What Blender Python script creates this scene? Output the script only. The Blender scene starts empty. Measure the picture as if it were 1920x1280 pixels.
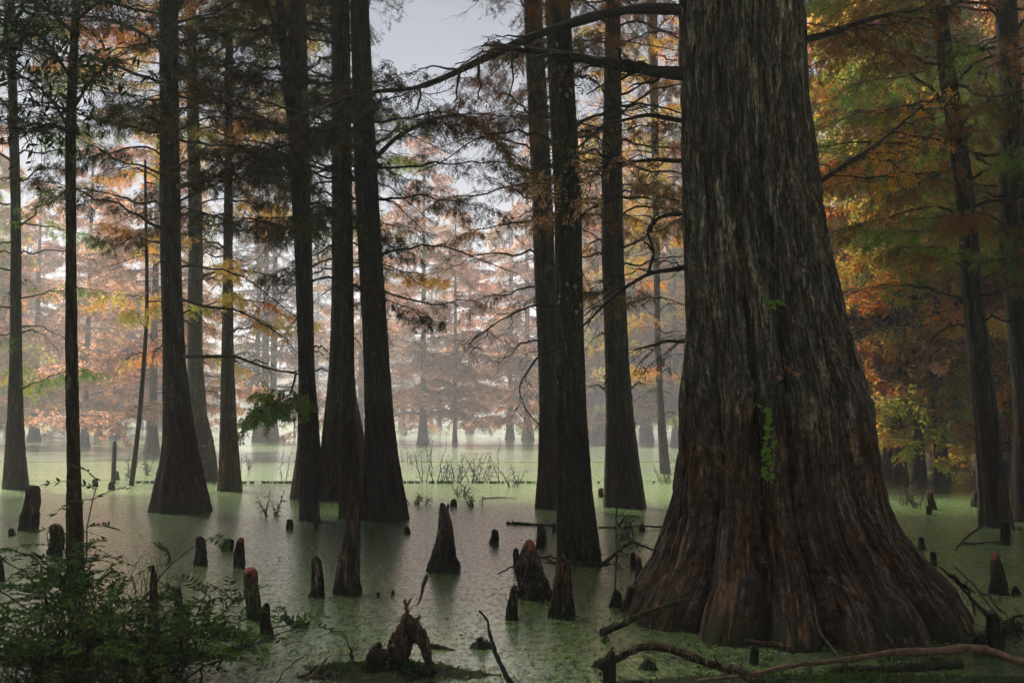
import bpy, math, random
import numpy as np

# ------------------------------------------------------------------ camera, sky, sun, exposure
sc = bpy.context.scene
FPX, CX, CY, HOR, CAMZ = 1867.0, 960.0, 640.0, 765.0, 1.6
PITCH = math.atan((HOR - CY) / FPX)
cam_data = bpy.data.cameras.new("camera")
cam_data.sensor_width = 36.0
cam_data.lens = 36.0 * FPX / 1920.0
cam_data.clip_start = 0.05
cam_data.clip_end = 3000.0
cam = bpy.data.objects.new("camera", cam_data)
sc.collection.objects.link(cam)
cam.location = (0, 0, CAMZ)
cam.rotation_euler = (math.pi / 2 + PITCH, 0, 0)
sc.camera = cam

SUN_EL, SUN_AZ = math.radians(56), math.radians(-45)      # azimuth from +Y (view direction), + to the right
world = bpy.data.worlds.new("World")
sc.world = world
world.use_nodes = True
wn = world.node_tree
for n in list(wn.nodes):
    wn.nodes.remove(n)
wo = wn.nodes.new("ShaderNodeOutputWorld")
wb = wn.nodes.new("ShaderNodeBackground")
ws = wn.nodes.new("ShaderNodeTexSky")
ws.sky_type = 'NISHITA'
ws.sun_disc = False
ws.sun_elevation = SUN_EL
ws.sun_rotation = SUN_AZ
ws.air_density = 0.42
ws.dust_density = 0.3
ws.ozone_density = 1.0
wb.inputs[1].default_value = 0.05
wm = wn.nodes.new("ShaderNodeMix"); wm.data_type = 'RGBA'; wm.inputs[0].default_value = 0.75     # thin grey overcast over the blue
wcn = wn.nodes.new("ShaderNodeTexNoise"); wcn.inputs["Scale"].default_value = 3.0; wcn.inputs["Detail"].default_value = 5
wcr = wn.nodes.new("ShaderNodeValToRGB"); wcr.color_ramp.elements[0].color = (0.95, 1.12, 1.3, 1); wcr.color_ramp.elements[1].color = (1.4, 1.56, 1.75, 1)
wtc = wn.nodes.new("ShaderNodeTexCoord"); wn.links.new(wtc.outputs["Generated"], wcn.inputs["Vector"]); wn.links.new(wcn.outputs["Fac"], wcr.inputs[0])
wn.links.new(ws.outputs[0], wm.inputs[6]); wn.links.new(wcr.outputs[0], wm.inputs[7])
wn.links.new(wm.outputs[2], wb.inputs[0])
wn.links.new(wb.outputs[0], wo.inputs[0])

sl = bpy.data.lights.new("sun", 'SUN')
sl.energy = 5.0
sl.angle = math.radians(12)
sl.color = (1.0, 0.95, 0.87)
sun = bpy.data.objects.new("sun", sl)
sc.collection.objects.link(sun)
sun.rotation_euler = (math.pi / 2 - SUN_EL, 0, math.pi - SUN_AZ)
sun.location = (0, 0, 50)

sc.view_settings.view_transform = 'Standard'
sc.view_settings.look = 'None'
sc.view_settings.exposure = 2.0
sc.view_settings.gamma = 1.0
sc.render.engine = 'CYCLES'
cy = sc.cycles
cy.use_denoising = True
cy.denoising_prefilter = 'NONE'
cy.max_bounces = 6
cy.diffuse_bounces = 2
cy.glossy_bounces = 2
cy.transmission_bounces = 2
cy.volume_bounces = 0
cy.transparent_max_bounces = 8
cy.sample_clamp_indirect = 4.0
cy.caustics_reflective = False
cy.caustics_refractive = False
cy.use_adaptive_sampling = True
cy.adaptive_threshold = 0.02

HAZE = 0.0052

# ------------------------------------------------------------------ helpers
RT, FW, UP = np.array([1., 0, 0]), np.array([0, math.cos(PITCH), math.sin(PITCH)]), np.array([0, -math.sin(PITCH), math.cos(PITCH)])
def P(x, y, D):
    d = FW + (x - CX) / FPX * RT + (CY - y) / FPX * UP
    d = d / d[1] * D
    return np.array([d[0], D, CAMZ + d[2]])
def DG(y):
    d = FW + (CY - y) / FPX * UP
    return -CAMZ * d[1] / d[2]
def G(x, y):
    return P(x, y, DG(y))
def proj(p):
    r = np.asarray(p) - [0, 0, CAMZ]; d = r @ FW
    return CX + FPX * (r @ RT) / d, CY - FPX * (r @ UP) / d
def nrm(a):
    return a / (np.linalg.norm(a, axis=-1, keepdims=True) + 1e-9)
def smooth(a, n=3):
    a = np.asarray(a, float)
    for _ in range(n):
        b = a.copy(); b[1:-1] = 0.25 * a[:-2] + 0.5 * a[1:-1] + 0.25 * a[2:]; a = b
    return a
def resample(pts, n):
    pts = np.asarray(pts, float)
    t = np.concatenate([[0], np.cumsum(np.linalg.norm(np.diff(pts, axis=0), axis=1))])
    u = np.linspace(0, t[-1], n)
    return smooth(np.stack([np.interp(u, t, pts[:, k]) for k in range(3)], 1), 2)

class Acc:
    """collects quads into one mesh"""
    def __init__(s): s.v, s.f, s.m, s.n, s.bk = [], [], [], 0, None
    def add(s, v, f, m=0):
        v = np.asarray(v, float).reshape(-1, 3); f = np.asarray(f, np.int64).reshape(-1, 4)
        s.v.append(v); s.f.append(f + s.n); s.m.append(np.full(len(f), m, np.int32)); s.n += len(v)
    def addacc(s, o, M=None, t=(0, 0, 0)):
        v, f, m = o.arrays()
        if M is not None: v = v @ np.asarray(M).T
        s.v.append(v + np.asarray(t)); s.f.append(f + s.n); s.m.append(m); s.n += len(v)
    def arrays(s):
        if len(s.v) > 1:
            s.v, s.f, s.m = [np.concatenate(s.v)], [np.concatenate(s.f)], [np.concatenate(s.m)]
        return s.v[0], s.f[0], s.m[0]
    def mesh(s, name, mats):
        v, f, m = s.arrays()
        me = bpy.data.meshes.new(name)
        me.vertices.add(len(v)); me.vertices.foreach_set("co", v.astype(np.float32).ravel())
        nf = len(f)
        me.loops.add(nf * 4); me.loops.foreach_set("vertex_index", f.astype(np.int32).ravel())
        me.polygons.add(nf)
        me.polygons.foreach_set("loop_start", np.arange(0, nf * 4, 4, dtype=np.int32))
        me.polygons.foreach_set("loop_total", np.full(nf, 4, np.int32))
        me.polygons.foreach_set("use_smooth", np.ones(nf, bool))
        for mt in mats: me.materials.append(mt)
        me.polygons.foreach_set("material_index", m)
        if s.bk is not None:
            at = me.attributes.new("bark", 'FLOAT_VECTOR', 'POINT'); at.data.foreach_set("vector", np.asarray(s.bk, np.float32).ravel())
        me.update(calc_edges=True)
        return me

def tube(acc, path, rad, sides=5, m=0, rough=0.0, rng=None, cap=True):
    path = np.asarray(path, float); n = len(path)
    rad = np.broadcast_to(np.asarray(rad, float), (n,)).copy()
    if cap:
        path = np.vstack([path[:1], path, path[-1:] + (path[-1:] - path[-2:-1]) * 0.02]); rad = np.concatenate([[1e-4], rad, [1e-4]]); n += 2
    T = np.gradient(path, axis=0); T[0] = T[1]; T = nrm(T)
    ref = np.array([0, 0, 1.]) if abs(T[n // 2][2]) < 0.8 else np.array([0, 1., 0])
    A = nrm(np.cross(T, ref)); B = np.cross(T, A)
    th = np.arange(sides) / sides * 2 * math.pi
    r = rad[:, None] * np.ones(sides)[None]
    if rough and rng is not None: r = r * (1 + rough * rng.standard_normal((n, sides)))
    V = path[:, None] + r[..., None] * (A[:, None] * np.cos(th)[None, :, None] + B[:, None] * np.sin(th)[None, :, None])
    i = np.arange(n - 1)[:, None] * sides; j = np.arange(sides)[None]; k = (j + 1) % sides
    acc.add(V, np.stack([i + j, i + k, i + sides + k, i + sides + j], -1), m)

def tubes(acc, paths, r0, r1, sides=3, m=0):
    """many open tubes at once: paths (K,N,3)"""
    K, n, _ = paths.shape
    T = np.gradient(paths, axis=1); T = nrm(T)
    A = nrm(np.cross(T, np.array([0.13, 0.21, 0.97]))); B = np.cross(T, A)
    th = np.arange(sides) / sides * 2 * math.pi
    rr = np.linspace(0, 1, n)[None] * (np.asarray(r1) - np.asarray(r0)).reshape(-1, 1) + np.asarray(r0).reshape(-1, 1)
    V = paths[:, :, None] + rr[:, :, None, None] * (A[:, :, None] * np.cos(th)[None, None, :, None] + B[:, :, None] * np.sin(th)[None, None, :, None])
    base = (np.arange(K) * n * sides)[:, None, None]
    i = np.arange(n - 1)[None, :, None] * sides; j = np.arange(sides)[None, None]; k = (j + 1) % sides
    acc.add(V, np.stack([base + i + j, base + i + k, base + i + sides + k, base + i + sides + j], -1), m)

def blades(acc, base, vec, side, w, m=1, belly=0.45, curl=None):
    """rhombic leaves: base (N,3), vec (N,3) full length vector, side unit (N,3), w (N,)"""
    w = np.asarray(w).reshape(-1, 1)
    mid = base + vec * belly
    if curl is not None: mid = mid + curl
    V = np.stack([base, mid + side * w, base + vec, mid - side * w], 1)
    n = len(base)
    acc.add(V, np.arange(n * 4).reshape(n, 4), m)

def sprays(acc, pos, d, ln, nb, bl, bw, rng, m=1):
    """feathery sprays: rachis of length ln with nb blades to each side"""
    d = nrm(d); n = len(pos)
    s = nrm(np.cross(d, rng.standard_normal((n, 3))))
    for k in range(nb):
        for sg in (-1, 1):
            t = (k + 0.3 + 0.3 * (sg > 0)) / nb
            b = pos + d * (ln * t)[:, None]
            v = nrm(s * sg * 0.8 + d * (0.55 + 0.35 * t) + rng.standard_normal((n, 3)) * 0.15)
            L = bl * (1 - 0.45 * abs(t - 0.35)) * rng.uniform(0.75, 1.2, n)
            sd = nrm(np.cross(v, rng.standard_normal((n, 3)) * 0.5 + np.cross(d, s)))
            blades(acc, b, v * L[:, None], sd, bw * rng.uniform(0.8, 1.2, n), m)

def grow(acc, path, r0, r1, rng, nsec=12, seclen=0.8, ntw=8, twl=0.25, nsp=3, spl=0.12, nb=4, bl=0.04, bw=0.006,
         t0=0.2, sides=6, mw=0, ml=1, droop=0.25, leaf=1.0, taper=True, secw=0.28):
    """limb along path with side twigs, twiglets and hanging sprays"""
    path = np.asarray(path, float); n = len(path)
    tube(acc, path, np.linspace(r0, r1, n) * (1 + 0.1 * rng.standard_normal(n)), sides, mw, 0.06, rng)
    if nsec <= 0: return
    T = nrm(np.gradient(path, axis=0))
    ts = np.clip(np.linspace(t0, 1, nsec) + rng.uniform(-0.03, 0.03, nsec), 0, 1)
    idx = ts * (n - 1)
    pp = np.stack([np.interp(idx, np.arange(n), path[:, k]) for k in range(3)], 1)
    tt = nrm(np.stack([np.interp(idx, np.arange(n), T[:, k]) for k in range(3)], 1))
    sd = nrm(np.cross(tt, [0, 0, 1.]))
    sg = np.where(np.arange(nsec) % 2 == 0, 1, -1)[:, None]
    dr = nrm(tt * rng.uniform(0.45, 1.1, (nsec, 1)) + sd * sg * rng.uniform(0.5, 1.0, (nsec, 1)) + np.array([0, 0, 1.]) * rng.uniform(-0.3, 0.45, (nsec, 1)))
    ln = seclen * rng.uniform(0.5, 1.15, nsec) * ((1.05 - 0.6 * ts) if taper else 1)
    N2 = 7
    u = np.linspace(0, 1, N2)
    S = pp[:, None] + dr[:, None] * (ln[:, None] * u[None])[..., None]
    wob = np.cumsum(rng.standard_normal((nsec, N2, 3)) * 0.045, axis=1) * ln[:, None, None]; wob[:, 0] = 0
    S = S + wob
    S[..., 2] -= droop * (ln[:, None] * u[None] ** 2)
    rs = np.maximum(r1, (r0 + (r1 - r0) * ts) * secw)
    tubes(acc, S, rs, rs * 0.35, 4, mw)
    if ntw <= 0: return
    # twiglets
    K = nsec * ntw
    a = rng.uniform(0.12, 1.0, (nsec, ntw)) * (N2 - 1)
    i0 = np.clip(a.astype(int), 0, N2 - 2); fr = (a - i0)[..., None]
    ar = np.arange(nsec)[:, None]
    q = S[ar, i0] * (1 - fr) + S[ar, i0 + 1] * fr
    tg = nrm(S[ar, i0 + 1] - S[ar, i0])
    q = q.reshape(K, 3); tg = tg.reshape(K, 3)
    s2 = nrm(np.cross(tg, [0, 0, 1.])) * rng.choice([-1, 1], K)[:, None]
    d2 = nrm(tg * rng.uniform(0.3, 1, (K, 1)) + s2 * rng.uniform(0.4, 1, (K, 1)) + np.array([0, 0, 1.]) * rng.uniform(-0.5, 0.3, (K, 1)))
    l2 = twl * rng.uniform(0.5, 1.3, K)
    N3 = 4; u3 = np.linspace(0, 1, N3)
    W = q[:, None] + d2[:, None] * (l2[:, None] * u3[None])[..., None]
    W[..., 2] -= 0.3 * l2[:, None] * u3[None] ** 2
    W[:, 1:] += rng.standard_normal((K, N3 - 1, 3)) * 0.05 * l2[:, None, None]
    tubes(acc, W, np.full(K, max(0.0022, bw * 0.45)), np.full(K, max(0.001, bw * 0.2)), 3, mw)
    if nsp <= 0 or leaf <= 0: return
    M = K * nsp
    a3 = rng.uniform(0.1, 1.0, (K, nsp)) * (N3 - 1)
    i3 = np.clip(a3.astype(int), 0, N3 - 2); f3 = (a3 - i3)[..., None]
    ak = np.arange(K)[:, None]
    sp = (W[ak, i3] * (1 - f3) + W[ak, i3 + 1] * f3).reshape(M, 3)
    td = np.repeat(d2, nsp, 0)
    keep = rng.random(M) < leaf
    # leafless patches
    kk = np.repeat(rng.random(nsec) < min(1, leaf * 1.25), ntw * nsp)
    keep &= kk
    sp, td = sp[keep], td[keep]
    M = len(sp)
    if M == 0: return
    sdv = nrm(td * 0.5 + np.array([0, 0, -1.]) * rng.uniform(0.2, 1.2, (M, 1)) + rng.standard_normal((M, 3)) * 0.45)
    sprays(acc, sp, sdv, spl * rng.uniform(0.6, 1.3, M), nb, bl, bw, rng, ml)

def limb_path(L, rng, n=12, rise=0.25, sag=0.3, wob=0.03):
    u = np.linspace(0, 1, n)
    p = np.stack([u * L, np.zeros(n), (rise * u - sag * u ** 2) * L], 1)
    w = np.cumsum(rng.standard_normal((n, 3)) * wob, axis=0) * L; w -= w[0]
    return p + w * np.array([0.3, 1, 0.7])

# ------------------------------------------------------------------ object helpers
col = sc.collection
def put(o): col.objects.link(o); return o
def tag(o, label=None, cat=None, group=None, kind=None):
    if label: o["label"] = label
    if cat: o["category"] = cat
    if group: o["group"] = group
    if kind: o["kind"] = kind
    return o
def ob(name, me, parent=None):
    o = bpy.data.objects.new(name, me); put(o)
    if parent is not None: o.parent = parent
    return o
def thing(name, loc, label, cat, group=None, rz=0):
    o = bpy.data.objects.new(name, None); put(o)
    o.location = loc; o.rotation_euler = (0, 0, rz)
    o.empty_display_size = 0.3
    return tag(o, label, cat, group)
def local(acc, loc):
    v, f, m = acc.arrays(); acc.v = [v - np.asarray(loc)]; return acc

# ------------------------------------------------------------------ materials
class NT:
    def __init__(s, name):
        s.mat = bpy.data.materials.new(name); s.mat.use_nodes = True
        s.t = s.mat.node_tree
        for n in list(s.t.nodes): s.t.nodes.remove(n)
        s.out = s.n("ShaderNodeOutputMaterial")
    def n(s, typ, **kw):
        nd = s.t.nodes.new(typ)
        for k, v in kw.items(): setattr(nd, k, v)
        return nd
    def l(s, a, b): s.t.links.new(a, b)
    def pos(s): return s.n("ShaderNodeNewGeometry").outputs["Position"]
    def scaled(s, vec, sc3):
        m = s.n("ShaderNodeVectorMath", operation='MULTIPLY'); s.l(vec, m.inputs[0]); m.inputs[1].default_value = sc3; return m.outputs[0]
    def noise(s, vec, scale, detail=4, rough=0.6, dist=0.0):
        nd = s.n("ShaderNodeTexNoise"); nd.inputs["Scale"].default_value = scale; nd.inputs["Detail"].default_value = detail
        nd.inputs["Roughness"].default_value = rough; nd.inputs["Distortion"].default_value = dist
        s.l(vec, nd.inputs["Vector"]); return nd.outputs["Fac"]
    def ramp(s, fac, stops, interp='LINEAR'):
        r = s.n("ShaderNodeValToRGB"); r.color_ramp.interpolation = interp
        while len(r.color_ramp.elements) < len(stops): r.color_ramp.elements.new(0.5)
        for e, (p, c) in zip(r.color_ramp.elements, stops):
            e.position = p; e.color = (c[0], c[1], c[2], 1) if hasattr(c, '__len__') else (c, c, c, 1)
        s.l(fac, r.inputs[0]); return r.outputs[0]
    def mix(s, a, b, fac, bt='MIX'):
        m = s.n("ShaderNodeMix", data_type='RGBA', blend_type=bt)
        for i, x in ((6, a), (7, b)):
            if hasattr(x, 'default_value') or hasattr(x, 'is_linked'): s.l(x, m.inputs[i])
            else: m.inputs[i].default_value = (*x, 1)
        if hasattr(fac, 'is_linked'): s.l(fac, m.inputs[0])
        else: m.inputs[0].default_value = fac
        return m.outputs[2]
    def math(s, op, a, b=None, c=None, clamp=False):
        m = s.n("ShaderNodeMath", operation=op, use_clamp=clamp)
        for i, x in enumerate((a, b, c)):
            if x is None: continue
            if hasattr(x, 'is_linked'): s.l(x, m.inputs[i])
            else: m.inputs[i].default_value = x
        return m.outputs[0]
    def bump(s, h, strength, dist, prev=None):
        b = s.n("ShaderNodeBump"); b.inputs["Strength"].default_value = strength; b.inputs["Distance"].default_value = dist
        s.l(h, b.inputs["Height"])
        if prev is not None: s.l(prev, b.inputs["Normal"])
        return b.outputs[0]
    def principled(s, colr, rough=0.8, spec=0.3, normal=None):
        p = s.n("ShaderNodeBsdfPrincipled")
        if hasattr(colr, 'is_linked'): s.l(colr, p.inputs["Base Color"])
        else: p.inputs["Base Color"].default_value = (*colr, 1)
        if hasattr(rough, 'is_linked'): s.l(rough, p.inputs["Roughness"])
        else: p.inputs["Roughness"].default_value = rough
        p.inputs["Specular IOR Level"].default_value = spec
        if normal is not None: s.l(normal, p.inputs["Normal"])
        return p

def bark_mat(name, grey, brown, fine=1.0, lichen=0.0, moss=0.0, mark=1.5, depth=0.012, pale=None, attr=True):
    s = NT(name); wpos = s.pos()
    pos = s.n('ShaderNodeAttribute', attribute_name='bark').outputs['Vector'] if attr else wpos
    z = s.n("ShaderNodeSeparateXYZ"); s.l(wpos, z.inputs[0]); zz = z.outputs[2]
    f1 = s.noise(s.scaled(pos, (1, 1, 0.06)), 48 * fine, 5, 0.78, 0.5)       # fibres
    f2 = s.noise(s.scaled(pos, (1, 1, 0.09)), 23 * fine, 5, 0.68, 0.6)        # plates
    f3 = s.noise(pos, 2.2, 3, 0.6)
    crack = s.math('ABSOLUTE', s.math('SUBTRACT', f2, 0.5))
    crack = s.ramp(crack, [(0.008, 0.0), (0.06, 1.0)])
    c1 = s.mix(tuple(x * 0.22 for x in grey), grey, s.ramp(f1, [(0.38, 0), (0.62, 1)]))
    c1 = s.mix(c1, pale or tuple(min(1, x * 1.8) for x in grey), s.ramp(s.noise(s.scaled(pos, (1, 1, 0.16)), 11, 6, 0.85), [(0.54, 0), (0.6, 0.9)]))
    c2 = s.mix(tuple(x * 0.22 for x in brown), brown, s.ramp(f1, [(0.38, 0), (0.64, 1)]))
    c2 = s.mix(c2, tuple(min(1, x * 1.9) for x in brown), s.ramp(s.noise(s.scaled(pos, (1, 1, 0.1)), 13, 5, 0.8), [(0.57, 0), (0.66, 0.8)]))
    c2 = s.mix(c2, tuple(x * 0.5 for x in grey), s.ramp(s.noise(wpos, 1.6, 4, 0.7), [(0.52, 0), (0.66, 0.45)]))
    h = s.math('ADD', zz, s.math('MULTIPLY', s.math('SUBTRACT', f3, 0.5), 0.5))
    h = s.math('ADD', h, s.math('MULTIPLY', s.math('SUBTRACT', f2, 0.5), 1.1))
    wl = s.n("ShaderNodeMapRange"); wl.inputs[1].default_value = mark - 0.1; wl.inputs[2].default_value = mark + 0.08; s.l(h, wl.inputs[0])
    c = s.mix(c2, c1, wl.outputs[0])
    c = s.mix((0.012, 0.009, 0.007), c, s.math('MULTIPLY_ADD', crack, 0.75, 0.25))
    # strips: long irregular cells of their own tone
    wv = s.n("ShaderNodeTexNoise"); wv.inputs["Scale"].default_value = 6; wv.inputs["Detail"].default_value = 4; s.l(s.scaled(pos, (1, 1, 0.5)), wv.inputs["Vector"])
    off = s.n("ShaderNodeVectorMath", operation='MULTIPLY_ADD'); s.l(wv.outputs["Color"], off.inputs[0]); off.inputs[1].default_value = (0.14, 0.14, 0.3); s.l(pos, off.inputs[2])
    vs = s.n("ShaderNodeTexVoronoi"); vs.inputs["Scale"].default_value = 26 * fine; s.l(s.scaled(off.outputs[0], (1, 1, 0.11)), vs.inputs["Vector"])
    sv = s.n("ShaderNodeSeparateColor"); s.l(vs.outputs["Color"], sv.inputs[0])
    tone = s.math('MULTIPLY_ADD', sv.outputs[0], 0.95, 0.5)
    rough_n = s.ramp(s.noise(s.scaled(pos, (1, 1, 0.45)), 42 * fine, 4, 0.8), [(0.38, 0.35), (0.6, 1.25)])
    hs = s.n('ShaderNodeHueSaturation'); s.l(c, hs.inputs['Color']); s.l(s.math('MULTIPLY', tone, rough_n), hs.inputs['Value']); s.l(s.math('MULTIPLY_ADD', sv.outputs[1], 0.6, 0.7), hs.inputs['Saturation'])
    c = hs.outputs[0]
    oi = s.n('ShaderNodeObjectInfo').outputs['Random']
    c = s.mix(c, (0.5, 0.5, 0.5), s.math('MULTIPLY', oi, 0.0))
    hv = s.n('ShaderNodeHueSaturation'); s.l(c, hv.inputs['Color']); s.l(s.math('MULTIPLY_ADD', oi, 0.7, 0.65), hv.inputs['Value']); s.l(s.math('MULTIPLY_ADD', oi, 0.5, 0.7), hv.inputs['Saturation'])
    if attr: c = hv.outputs[0]
    if moss:
        mm = s.noise(pos, 5, 5, 0.7)
        c = s.mix(c, (0.045, 0.06, 0.015), s.ramp(mm, [(0.62 - moss * 0.2, 0), (0.72, 0.8)]))
    # algae just over the water
    wet = s.n("ShaderNodeMapRange"); wet.inputs[1].default_value = 0.2; wet.inputs[2].default_value = 0.0; s.l(h, wet.inputs[0])
    c = s.mix(c, (0.03, 0.036, 0.012), s.math('MULTIPLY', wet.outputs[0], 0.8))
    if lichen:
        v = s.n("ShaderNodeTexVoronoi"); v.inputs["Scale"].default_value = 9; s.l(s.scaled(pos, (1, 1, 0.8)), v.inputs["Vector"])
        lm = s.math('LESS_THAN', s.math('ADD', v.outputs["Distance"], s.math('MULTIPLY', s.noise(pos, 40, 2), 0.2)), 0.15 + 0.15 * lichen)
        gate = s.math('GREATER_THAN', s.noise(pos, 1.7, 2), 0.56 - 0.06 * lichen)
        gz = s.math('GREATER_THAN', zz, 1.7)
        lm = s.math('MULTIPLY', s.math('MULTIPLY', lm, gate), gz)
        c = s.mix(c, (0.33, 0.36, 0.31), lm)
    nb = s.bump(s.math('ADD', f2, s.math('MULTIPLY', sv.outputs[0], 0.35)), 0.9, depth * 2, None)
    nb = s.bump(f1, 0.8, depth, nb)
    p = s.principled(c, 0.82, 0.25, nb)
    s.l(p.outputs[0], s.out.inputs[0])
    return s.mat

def leaf_mat(name, cols, clump=0.6, trans=0.55, spec=0.2):
    s = NT(name)
    ri = s.n("ShaderNodeNewGeometry").outputs["Random Per Island"]
    nz = s.noise(s.pos(), clump, 3, 0.6)
    f = s.math('ADD', s.math('MULTIPLY_ADD', s.math('SUBTRACT', nz, 0.5), 2.4, 0.5), s.math('MULTIPLY', s.math('SUBTRACT', ri, 0.5), 0.55), clamp=True)
    n = len(cols)
    c = s.ramp(f, [(i / (n - 1), k) for i, k in enumerate(cols)])
    d = s.n("ShaderNodeBsdfDiffuse"); s.l(c, d.inputs[0])
    t = s.n("ShaderNodeBsdfTranslucent"); s.l(c, t.inputs[0])
    m = s.n("ShaderNodeMixShader"); m.inputs[0].default_value = trans
    s.l(d.outputs[0], m.inputs[1]); s.l(t.outputs[0], m.inputs[2])
    s.l(m.outputs[0], s.out.inputs[0])
    return s.mat

def plain(name, c, rough=0.8, var=0.4, scale=12, bump=0.004, spec=0.3, stretch=(1, 1, 1)):
    s = NT(name); pos = s.pos()
    nz = s.noise(s.scaled(pos, stretch), scale, 5, 0.65)
    cc = s.mix(tuple(x * (1 - var) for x in c), tuple(min(1, x * (1 + var)) for x in c), s.ramp(nz, [(0.3, 0), (0.7, 1)]))
    p = s.principled(cc, rough, spec, s.bump(nz, 0.8, bump))
    s.l(p.outputs[0], s.out.inputs[0]); return s.mat

M_BIG = bark_mat("bark_big", (0.32, 0.235, 0.165), (0.32, 0.16, 0.075), 1.0, 0.12, 0.0, 1.5, 0.02, (0.68, 0.54, 0.38))
M_BARK = bark_mat("bark_brown", (0.13, 0.105, 0.08), (0.13, 0.065, 0.033), 1.1, 0.0, 0.2)
M_MOSSY = bark_mat("bark_mossy", (0.14, 0.125, 0.09), (0.11, 0.065, 0.035), 1.1, 1.0, 0.9)
M_FAR = bark_mat("bark_far", (0.15, 0.13, 0.11), (0.16, 0.1, 0.07), 0.5, 0.0, 0.0, attr=False)
M_KNEE = bark_mat("bark_knee", (0.26, 0.15, 0.095), (0.1, 0.065, 0.04), 1.2, 0.0, 0.3, 0.22, 0.02, (0.48, 0.32, 0.22), attr=False)
M_TIP = plain("knee_tip_bark", (0.3, 0.075, 0.035), 0.7, 0.4, 40)
M_TWIG = plain("twig_bark", (0.04, 0.032, 0.026), 0.85, 0.4, 20)
M_STICK = plain("pale_stick_bark", (0.13, 0.075, 0.05), 0.7, 0.75, 26, 0.004, 0.3, (1, 1, 1))
M_POST = plain("weathered_post", (0.05, 0.045, 0.04), 0.9, 0.4, 20)
M_MUD = plain("mud_and_moss", (0.03, 0.035, 0.015), 0.85, 0.6, 25, 0.02)
M_WIRE = plain("rusty_wire", (0.06, 0.045, 0.035), 0.7, 0.3, 60)
RUST = [(0.36, 0.14, 0.075), (0.5, 0.24, 0.14), (0.55, 0.33, 0.19), (0.45, 0.35, 0.18), (0.22, 0.26, 0.06)]
L_RUST = leaf_mat("needles_rust", [RUST[0], RUST[1], RUST[1], RUST[2], RUST[3]], 0.35)
L_MIX = leaf_mat("needles_mixed", [(0.5, 0.12, 0.03), (0.6, 0.2, 0.04), (0.6, 0.34, 0.06), (0.36, 0.4, 0.06), (0.2, 0.32, 0.05)], 0.5)
L_GREEN = leaf_mat("needles_green", [(0.34, 0.26, 0.06), (0.22, 0.28, 0.05), (0.14, 0.25, 0.05), (0.09, 0.18, 0.04)], 0.6)
L_DARK = leaf_mat("needles_dark", [(0.16, 0.06, 0.03), (0.1, 0.07, 0.03), (0.06, 0.08, 0.03), (0.04, 0.07, 0.03)], 0.7, 0.3)
L_RDARK = leaf_mat("needles_dark_rust", [(0.26, 0.08, 0.03), (0.3, 0.12, 0.04), (0.22, 0.15, 0.05), (0.1, 0.12, 0.03)], 0.6, 0.35)
L_YG = leaf_mat("needles_yellow_green", [(0.62, 0.2, 0.03), (0.65, 0.36, 0.05), (0.5, 0.5, 0.07), (0.32, 0.44, 0.06)], 0.8, 0.6)
L_BROAD = leaf_mat("broad_leaf", [(0.03, 0.05, 0.02), (0.05, 0.09, 0.03)], 1.0, 0.2)
L_SHRUB = leaf_mat("shrub_leaf", [(0.03, 0.06, 0.02), (0.06, 0.13, 0.03), (0.1, 0.18, 0.035), (0.14, 0.11, 0.03)], 1.2, 0.35)
L_VINE = leaf_mat("vine_leaf", [(0.12, 0.28, 0.03), (0.2, 0.36, 0.05), (0.3, 0.2, 0.1)], 3.0, 0.3)
L_GRASS = leaf_mat("sedge_blade", [(0.04, 0.05, 0.02), (0.1, 0.09, 0.04)], 2.0, 0.3)
L_PAD = leaf_mat("lily_pad", [(0.2, 0.25, 0.05), (0.3, 0.3, 0.08), (0.12, 0.2, 0.06)], 1.0, 0.1)

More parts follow.
